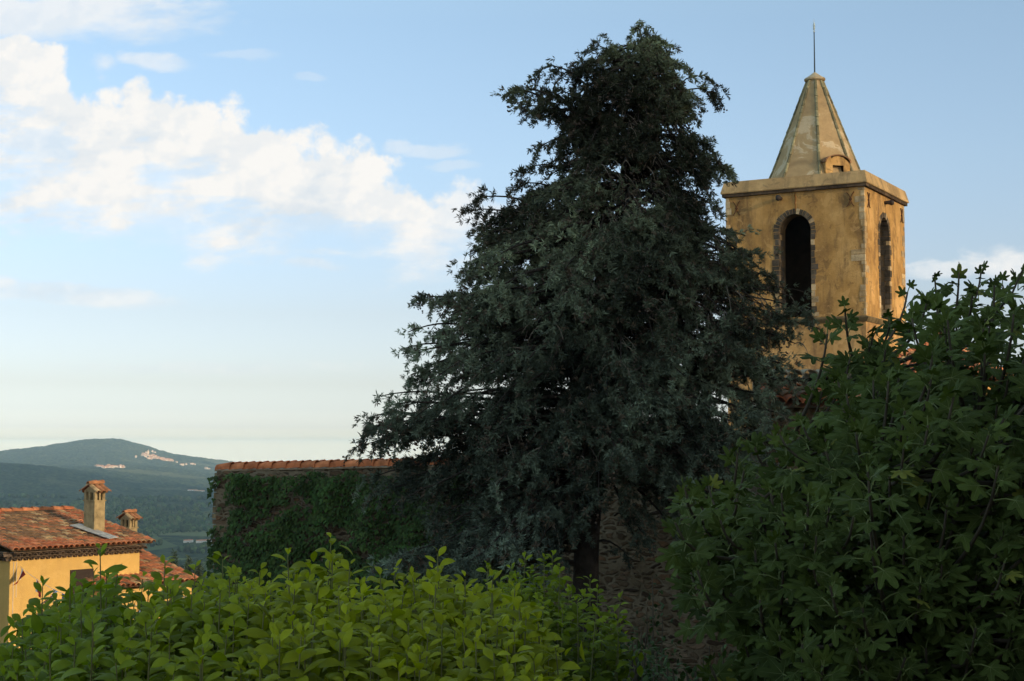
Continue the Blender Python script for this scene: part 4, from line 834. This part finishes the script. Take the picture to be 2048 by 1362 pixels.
# tuft template: flat scaly spikes round an axis
def tuft(n, seed):
    rg = np.random.default_rng(seed); V, F = [], []
    for i_ in range(n):
        a = i_/n*6.28*1.9+rg.uniform(-.4, .4); el_ = rg.uniform(.25, 1.15); x0 = rg.uniform(-.35, .35); d = np.array([math.cos(el_), math.sin(el_)*math.cos(a), math.sin(el_)*math.sin(a)]); L_ = rg.uniform(.55, 1.05); s = nrm(np.cross(d, rg.normal(0, 1, 3)))*rg.uniform(.06, .11); o = np.array([x0, 0, 0]); b0 = len(V)
        V += [o, o+d*L_*.55+s, o+d*L_, o+d*L_*.5-s]; F.append((b0, b0+1, b0+2, b0+3))
    return V, F
b = MB(); tid = rng.integers(0, 5, K)
for k in range(5):
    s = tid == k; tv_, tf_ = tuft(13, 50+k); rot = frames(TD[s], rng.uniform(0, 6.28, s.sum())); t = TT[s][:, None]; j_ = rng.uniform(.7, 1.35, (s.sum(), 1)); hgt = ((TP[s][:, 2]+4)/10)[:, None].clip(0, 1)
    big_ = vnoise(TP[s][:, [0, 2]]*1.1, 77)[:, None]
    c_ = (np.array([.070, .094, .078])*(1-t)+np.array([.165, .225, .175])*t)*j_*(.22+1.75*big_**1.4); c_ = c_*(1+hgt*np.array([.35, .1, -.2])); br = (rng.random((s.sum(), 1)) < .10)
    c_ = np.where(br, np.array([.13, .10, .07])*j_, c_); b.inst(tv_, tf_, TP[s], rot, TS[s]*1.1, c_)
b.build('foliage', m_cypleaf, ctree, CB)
b = MB(); pp = []
for p, n_ in CP:
    for _ in range(n_): pp.append(p+rng.normal(0, .05, 3)+UP*-.04*_*.3)
pp = np.array(pp); K = len(pp); b.inst(iv_, if_, pp, np.repeat(np.eye(3)[None], K, 0), rng.uniform(.012, .02, K), np.array([.11, .08, .062])*rng.uniform(.6, 1.3, (K, 1))); b.build('cones', tinted('cypress_cone', .8, .2, .2, 10, 0), ctree, CB)
# ---------------------------------------------------------------- leaf templates
def leaf_tpl(n=6, w=.30, fold=.35, droop=.9):
    V, F = [], []
    for i_ in range(n+1):
        t = i_/n; hw = w*max(.01, math.sin(math.pi*t**1.12))**.85*(1-.15*t) if 0 < i_ < n else .01
        a = droop*t; x = math.sin(a)/droop if droop else t; z = (math.cos(a)-1)/droop
        for s in (-1, -.55, 0, .55, 1): V.append((x, s*hw, z+abs(s)*hw*fold-abs(s)**3*hw*fold*1.3))
    for i_ in range(n):
        for j in range(4): q = i_*5+j; F.append((q, q+1, q+6, q+5))
    return V, F
def fig_tpl(seed, bend=.35):
    rg = np.random.default_rng(seed); lob = [(0, 1.0, .245), (.80, .88, .22), (-.80, .88, .22), (1.66, .62, .30), (-1.66, .62, .30)]; ang = np.linspace(-2.75, 2.75, 45); rr_ = []
    for a in ang:
        r_ = .38-.14*max(0, abs(a)-1.6)
        for la, ll, lw in lob: q = abs(a-la)/lw; r_ = max(r_, ll*(1-.16*q**2.6-.15*max(0, q-.9)) if q < 1.25 else 0)
        rr_.append(r_)
    rr_ = np.array(rr_); k = np.array([.25, .5, .25]); rr_ = np.convolve(np.pad(rr_, 1, 'edge'), k, 'valid')*(1+rg.uniform(-.03, .03, len(rr_)))
    def zf(r_, a): return -bend*r_*r_*.5+.07*math.cos(5*a/1.25)*r_
    V = [(0, 0, 0)]; V += [(r_*.5*math.cos(a), r_*.5*math.sin(a), zf(r_*.5, a)) for r_, a in zip(rr_, ang)]; V += [(r_*math.cos(a), r_*math.sin(a), zf(r_, a)) for r_, a in zip(rr_, ang)]
    n = len(ang); F = [(0, 1+q, 2+q) for q in range(n-1)]+[(1+q, 1+n+q, 2+n+q, 2+q) for q in range(n-1)]; Mx = [0]*len(F)
    for la, ll, lw in lob:
        for r0, r1, wv in ((0, .5, .008), (.5, .85, .004)):
            a, b_ = r0*ll, r1*ll; c_, s_ = math.cos(la), math.sin(la); q = len(V)
            V += [(a*c_-wv*s_, a*s_+wv*c_, zf(a, la)+.012), (a*c_+wv*s_, a*s_-wv*c_, zf(a, la)+.012), (b_*c_+wv*.6*s_, b_*s_-wv*.6*c_, zf(b_, la)+.012), (b_*c_-wv*.6*s_, b_*s_+wv*.6*c_, zf(b_, la)+.012)]; F.append((q, q+1, q+2, q+3)); Mx.append(1)
    return V, F, Mx
# ---------------------------------------------------------------- fig tree
FB = np.array([3.1, 8.6, float(height(3.1, 8.6))-.05]); fig = thing('fig_tree', 'broad fig tree with large dark lobed leaves filling the right side', 'tree', FB)
outline = [(1340, 1040), (1372, 980), (1440, 940), (1505, 868), (1590, 835), (1650, 745), (1690, 700), (1760, 665), (1815, 615), (1900, 560), (1990, 560), (2100, 530), (2400, 560)]
def inside(px, py):
    if px < 1340: return False
    topy = np.interp(px, *zip(*outline))
    left_ok = True
    if py > 1160: left_ok = px > np.interp(py, [1160, 1230, 1362, 1500], [1420, 1490, 1475, 1500])
    return py > topy+8 and left_ok
tips = []; tries = 0
for (px, py, dep) in ((1475, 905, 6.6), (1370, 975, 6.2), (1350, 1045, 6.2), (1440, 1040, 6.2), (1415, 1120, 6.3), (1395, 1140, 6.1), (1690, 618, 7.2), (1655, 668, 7.0), (1745, 668, 7.4), (1815, 585, 7.8), (1870, 560, 7.8), (1918, 545, 8.0), (1962, 545, 8.2), (1945, 590, 7.7), (2005, 570, 8.0), (2045, 540, 7.2), (2060, 600, 7.4), (1605, 850, 6.6), (1560, 870, 6.5), (1780, 645, 7.5), (1420, 1330, 6.2), (1520, 1200, 6.0), (1490, 1290, 6.3)):
    tips.append((at(px, py, dep), True))
for px, py in [(rng.uniform(1830, 2090), rng.uniform(1120, 1310)) for _ in range(26)]: tips.append((at(px, py, rng.uniform(5.6, 6.1)), False))
while len(tips) < 560 and tries < 30000:
    tries += 1; px = rng.uniform(1345, 2330); py = rng.uniform(540, 1500)
    if not inside(px, py): continue
    topy = np.interp(px, *zip(*outline)); ed = min((px-1340)/300, (py-topy)/260, 1.0); dep = 7.2-1.5*math.sqrt(max(0, ed))*rng.uniform(.2, 1.15)+rng.uniform(0, .4)
    if 1820 < px < 1960 and 1030 < py < 1240: dep += .5
    if py < topy+75 and px > 1420 and rng.random() < .55: continue
    p = at(px, py, dep)
    if min(np.linalg.norm(p-q[0]) for q in tips) < .118: continue
    tips.append((p, False))
for _ in range(270):                                         # far side and interior
    px = rng.uniform(1480, 2400); py = rng.uniform(760, 1480)
    if inside(px, py-60): tips.append((at(px, py, rng.uniform(6.9, 9.2)), False))
limbs = MB(); mains = []
fork = FB+np.array([.0, .2, .45])
limbs.tube([FB-UP*.3, FB+np.array([.05, .1, .2]), fork], [.17, .14, .12], 9)
targets = [at(px, py, dp) for px, py, dp in ((1450, 1050, 6.8), (1560, 930, 7.2), (1720, 760, 7.7), (1900, 700, 8.2), (2080, 680, 8.2), (1600, 1120, 6.6), (1750, 960, 6.5), (1950, 900, 6.8), (1550, 1270, 6.6), (1800, 1250, 6.4), (2050, 1100, 6.8), (1900, 800, 9.2), (2200, 900, 8.2))]
nodes = []
for T in targets:
    c = bez([fork, fork*.6+T*.4+UP*-.25, fork*.3+T*.7+UP*-.12, T], 14); limbs.tube(c, np.linspace(.046, .014, 14), 7)
    nodes += [(c[i_], i_/13) for i_ in range(5, 14)]
NP = np.array([q[0] for q in nodes]); NF = np.array([q[1] for q in nodes])
LP, LD, LU, LS, LT = [], [], [], [], []; pet = MB(); figs = []
for p, top_ in tips:
    cost = np.linalg.norm(NP-p, axis=1)+np.where(NP[:, 2] > p[2]-.1, .5, 0); a = NP[np.argmin(cost)]; dv = p-a; L = np.linalg.norm(dv)
    c = bez([a, a+dv*.35-UP*.03*L, p-UP*.28*min(L, 1)-dv*.12, p], 9); limbs.tube(c, np.linspace(.009+.005*min(L, 1.5), .0045, 9), 5)
    e_ = nrm(c[-1]-c[-2]); e_ = nrm(e_*.6+UP*.5+np.array([-.1, -.35, 0])); nl = rng.integers(7, 12); ph = rng.uniform(0, 6.28)
    for q in range(nl):
        f = q/(nl-1); back = f*rng.uniform(.14, .24)*(1.4 if top_ else 1.); s0 = p-e_*back; ph += 2.4; u = nrm(np.cross(e_, [.3, .9, .1])); w_ = np.cross(e_, u); rad_ = u*math.cos(ph)+w_*math.sin(ph)
        d = nrm(rad_*(.35+.75*f)+e_*(.9-.75*f)); pl = rng.uniform(.035, .08)*(.5+f*.8); s1 = s0+d*pl; sz_ = rng.uniform(.062, .110)*(.45+.55*f**.6)
        pet.tube([s0, s0+d*pl*.5+UP*.006, s1], .0028, 4, cap=False)
        ld = nrm(d*.8+np.array([0, -.25, -.28*f-.05])+rng.normal(0, .12, 3)); LP.append(s1); LD.append(ld); LU.append(nrm(UP*.75+np.array([-.15, -.75, 0])+rng.normal(0, .22, 3))); LS.append(sz_); LT.append(rng.random())
    if rng.random() < .07: figs.append(p-e_*.05+rng.normal(0, .012, 3))
fl_ = limbs.build('trunk', m_figwood, fig, FB, True); pet.build('petioles', m_figvein, fig, FB)
LP, LD, LU, LS, LT = map(np.array, (LP, LD, LU, LS, LT)); K = len(LP); b = MB(); tid = rng.integers(0, 4, K)
for k in range(4):
    s = tid == k; V_, F_, M_ = fig_tpl(90+k, [.25, .5, .8, .35][k]); t = LT[s][:, None]; c_ = (np.array([.042, .062, .015])*(1-t)+np.array([.088, .124, .028])*t)*rng.uniform(.85, 1.15, (s.sum(), 1)); yel = rng.random((s.sum(), 1)) < .012; c_ = np.where(yel, np.array([.20, .21, .04]), c_)
    b.inst(V_, F_, LP[s], frames(LD[s], 0, LU[s]), LS[s], c_, M_)
b.build('leaves', [m_figleaf, m_figvein], fig, FB)
if figs:
    K = len(figs); pear = [(r_*math.cos(t), r_*math.sin(t), z) for z, r_ in ((0, .15), (.5, .45), (1.2, .85), (1.8, .8), (2.2, .3)) for t in np.arange(8)*math.pi/4]; pf = [(k*8+j, k*8+(j+1) % 8, (k+1)*8+(j+1) % 8, (k+1)*8+j) for k in range(4) for j in range(8)]+[tuple(range(32, 40))]
    
    for q in figs: b = MB(); b.add(np.array(pear)*.014+q, pf, 0, (.07, .12, .03)); b.build('fruit', m_figleaf, fig, FB, True)
# ---------------------------------------------------------------- foreground shrubs
CONT = [(-260, 1330), (-60, 1330), (0, 1300), (45, 1240), (85, 1175), (140, 1170), (200, 1105), (235, 1150), (285, 1160), (330, 1125), (390, 1140), (445, 1120), (520, 1145), (575, 1110), (620, 1135), (662, 1082), (700, 1135), (760, 1150), (790, 1140), (875, 1110), (930, 1160), (985, 1160), (1030, 1180), (1075, 1230), (1110, 1290), (1150, 1345), (1300, 1420)]
tl1, tf1 = leaf_tpl(6, .27, .3, 1.25); tl2, tf2 = leaf_tpl(6, .26, .5, .8); tl3, tf3 = leaf_tpl(6, .28, -.25, 1.5)
def shrub(name, label, shoots, size, grp, base_col, seedc, lean=0):
    cx = np.mean([q[0][0] for q in shoots]); cy = np.mean([q[0][1] for q in shoots]); B = np.array([cx, cy, float(height(cx, cy))-.03]); t = thing(name, label, 'shrub', B, grp)
    st = MB(); LP, LD, LU, LS, LT = [], [], [], [], []
    for tip, zlow in shoots:
        tip = np.array(tip); gx_ = B[:2]+(tip[:2]-B[:2])*.55; foot = np.array([gx_[0], gx_[1], float(height(*gx_))]); H = tip[2]-foot[2]
        c = bez([foot, foot+UP*H*.4+np.append((tip[:2]-foot[:2])*.35, 0), tip-UP*H*.35+np.append(rng.normal(0, .03, 2), 0), tip], 24); st.tube(c, np.linspace(.011, .0016, 24), 5, cap=False)
        cl_ = np.concatenate([[0], np.cumsum(np.linalg.norm(np.diff(c, axis=0), axis=1))]); tot = cl_[-1]; s = tot; ph = rng.uniform(0, 6.28); k = 0
        while s > 0 and k < 60:
            p = np.array([np.interp(s, cl_, c[:, a]) for a in range(3)])
            if p[2] < zlow: break
            f = min(1, k/5); ph += 2.4+rng.normal(0, .25); rad_ = np.array([math.cos(ph), math.sin(ph), 0]); el_ = 1.2-.65*f+rng.normal(0, .15)
            d = rad_*math.cos(el_)+UP*math.sin(el_); sz_ = size*(.42+.58*f)*rng.uniform(.8, 1.2)
            if k > 3 and rng.random() < .45:                        # side spurs fill the body of the shrub
                for _ in range(rng.integers(1, 3)):
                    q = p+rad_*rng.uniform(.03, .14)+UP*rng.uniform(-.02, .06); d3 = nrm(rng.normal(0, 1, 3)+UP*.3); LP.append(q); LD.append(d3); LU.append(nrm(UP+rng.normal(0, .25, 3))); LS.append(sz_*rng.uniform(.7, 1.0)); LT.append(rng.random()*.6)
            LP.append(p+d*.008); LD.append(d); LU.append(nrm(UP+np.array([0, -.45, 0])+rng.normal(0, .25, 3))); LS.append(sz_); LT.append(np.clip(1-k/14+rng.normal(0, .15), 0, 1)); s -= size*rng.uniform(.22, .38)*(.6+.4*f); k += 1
    st.build('stems', m_hedgewood, t, B); LP, LD, LU, LS, LT = map(np.array, (LP, LD, LU, LS, LT)); K = len(LP); b = MB(); tid = rng.integers(0, 3, K)
    for k, (tv_, tf_) in enumerate(((tl1, tf1), (tl2, tf2), (tl3, tf3))):
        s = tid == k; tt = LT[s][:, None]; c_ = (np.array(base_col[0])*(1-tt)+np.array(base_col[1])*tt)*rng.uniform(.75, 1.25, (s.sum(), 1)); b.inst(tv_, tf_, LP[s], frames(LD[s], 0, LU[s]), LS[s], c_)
    b.build('leaves', m_leaf, t, B, True); return K
groups = [(-230, 40), (40, 250), (250, 480), (480, 700), (700, 900), (900, 1150)]
labs = ['dark green leafy shrub in the bottom left corner below the yellow wall', 'leafy green shrub in front of the yellow house, reaching up to its eave', 'leafy shrub in front of the gap between the house and the ivy wall', 'tallest yellow-green shrub in front of the ivy, its top shoot against the wall', 'bright yellow-green shrub in the middle of the bottom row', 'yellow-green shrub at the right end of the foreground row, sloping down']
tot = 0
for gi, (x0, x1) in enumerate(groups):
    sh = []; n = int((x1-x0)*.36)
    main = [q for q in CONT if x0 <= q[0] < x1]
    for q in main: sh.append((at(q[0], q[1]-2, 4.6+rng.uniform(-.2, .3)), -1.35))
    for _ in range(n):
        px = rng.uniform(x0, x1); dep = rng.uniform(3.7, 5.9); py = np.interp(px, *zip(*CONT))+rng.exponential(40)+24+max(0, 4.4-dep)*190; sh.append((at(px, py, dep), -1.45))
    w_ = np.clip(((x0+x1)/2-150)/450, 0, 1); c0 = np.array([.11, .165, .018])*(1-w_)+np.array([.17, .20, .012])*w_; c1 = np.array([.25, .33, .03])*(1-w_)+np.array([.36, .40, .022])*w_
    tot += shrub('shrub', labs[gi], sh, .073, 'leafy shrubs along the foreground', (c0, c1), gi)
sh = []
for px, py in ((1050, 1112), (1088, 1118), (1105, 1108), (1022, 1135), (975, 1130), (1060, 1150), (1120, 1135), (1180, 1158), (1195, 1180), (1165, 1190), (1240, 1195), (1215, 1230)): sh.append((at(px, py, 8.2+rng.uniform(-.3, .3)), -2.0))
for _ in range(40): px = rng.uniform(990, 1240); sh.append((at(px, np.interp(px, [950, 1050, 1140, 1240], [1150, 1130, 1170, 1230])+rng.exponential(45)+10, 8.2+rng.uniform(-.6, .7)), -2.0))
tot += shrub('shrub', 'smaller-leaved light green shrub at the foot of the cypress trunk, behind the front row', sh, .075, None, ((.09, .13, .010), (.25, .32, .022)), 20)

# ---------------------------------------------------------------- dark bushes below the wall
def bush(name, label, cx, py, dep, rx, rz, n, col, ls, cat='bush', grp=None):
    c = at(cx, py, dep); B = np.array([c[0], c[1], float(height(c[0], c[1]))]); t = thing(name, label, cat, B, grp); st = MB(); H = c[2]-B[2]; P_, D_ = [], []
    for _ in range(int(n/45)):
        a = rng.uniform(0, 6.28); q = rng.random()**.5; tip = np.array([c[0]+math.cos(a)*rx*q, c[1]+math.sin(a)*rx*q*.8, c[2]+rz*(1-q*q)*rng.uniform(.3, 1)]); cv = bez([B, B+UP*H*.5, tip-UP*.2, tip], 10); st.tube(cv, np.linspace(.02, .004, 10), 4, cap=False)
        for k in range(45):
            f = rng.uniform(.25, 1); p = cv[int(f*9)]+rng.normal(0, .10, 3)*[1, 1, .8]; P_.append(p); D_.append(nrm(rng.normal(0, 1, 3)+UP*-.2))
    st.build('stems', m_figwood, t, B); P_, D_ = np.array(P_), np.array(D_); K = len(P_); b = MB(); tv_, tf_ = leaf_tpl(3, .3, .3, .8)
    b.inst(tv_, tf_, P_, frames(D_, 0), rng.uniform(.6, 1.1, K)*ls, np.array(col)*rng.uniform(.6, 1.4, (K, 1))); b.build('leaves', m_ivy, t, B)
for cx, py, dep, rx, rz, lab in ((1190, 1350, 10.5, .5, .3, 'dark low bush between the light shrubs and the stone wall'), (1330, 1390, 11.5, .7, .45, 'dark tangled bush below the stone wall, left of the fig tree'), (1262, 1330, 13., .4, .45, 'dark thin bush climbing in front of the bare stone wall'), (1440, 1400, 10.5, .6, .4, 'dark bush under the lowest fig branches')):
    bush('bush', lab, cx, py, dep, rx, rz, 1700, (.04, .07, .02), .07)
for px in (1232, 1310): bush('sapling', 'thin upright sapling against the bare stone, %s' % ('nearest the cypress trunk' if px < 1300 else 'farther from the trunk'), px, 1280, 16., .12, .7, 260, (.03, .055, .02), .08, 'sapling')
# small conifers behind the lower house
def conifer(px, py, dep, H, rad_, lab):
    T = at(px, py, dep); B = np.array([T[0], T[1], T[2]-H]); t = thing('conifer', lab, 'tree', B, 'small conifers beyond the lower house'); b = MB(); b.tube([B-UP*1, B+UP*H*.98], [.12, .01], 6); b.build('trunk', m_bark, t, B)
    n = 1500; f = rng.random(n)**.6; a = rng.uniform(0, 6.28, n); lay = .75+.25*np.sin(f*40+a); r_ = f*rad_*rng.random(n)**.4*lay; P_ = np.stack([B[0]+np.cos(a)*r_, B[1]+np.sin(a)*r_, B[2]+H*(1-f)-r_*.2], 1)
    D_ = np.stack([np.cos(a), np.sin(a), np.full(n, .35)], 1); tv_, tf_ = tuft(6, 4); b = MB(); b.inst(tv_, tf_, P_, frames(D_, rng.uniform(0, 6, n)), rng.uniform(.14, .24, n), np.array([.05, .075, .045])*rng.uniform(.6, 1.4, (n, 1))); b.build('crown', m_cypleaf, t, B)
conifer(348, 1103, 66, 6, 1.5, 'pointed conifer top just behind the red tile roof'); conifer(378, 1112, 69, 6, 1.5, 'middle conifer top between the tile roof and the ivy wall'); conifer(398, 1124, 67, 5.5, 1.3, 'lowest conifer top beside the left end of the ivy wall')
# flags (after their helper)
_t = np.linspace(0, 1, 400); _p = np.array([sp_(q) for q in _t]); _px = 1024+FOC*_p[:, 0]/(_p[:, 1]*math.cos(PITCH)+_p[:, 2]*math.sin(PITCH))
for px_, k, tw in ((43, 0, .35), (73, 1, 0), (106, 2, .5), (124, 3, 0), (150, 4, 0), (182, 5, .2), (228, 4, .1), (280, 1, .1), (325, 3, 0), (368, 2, 0), (408, 1, 0)): flag(float(np.interp(px_, _px, _t)), k, tw=tw)
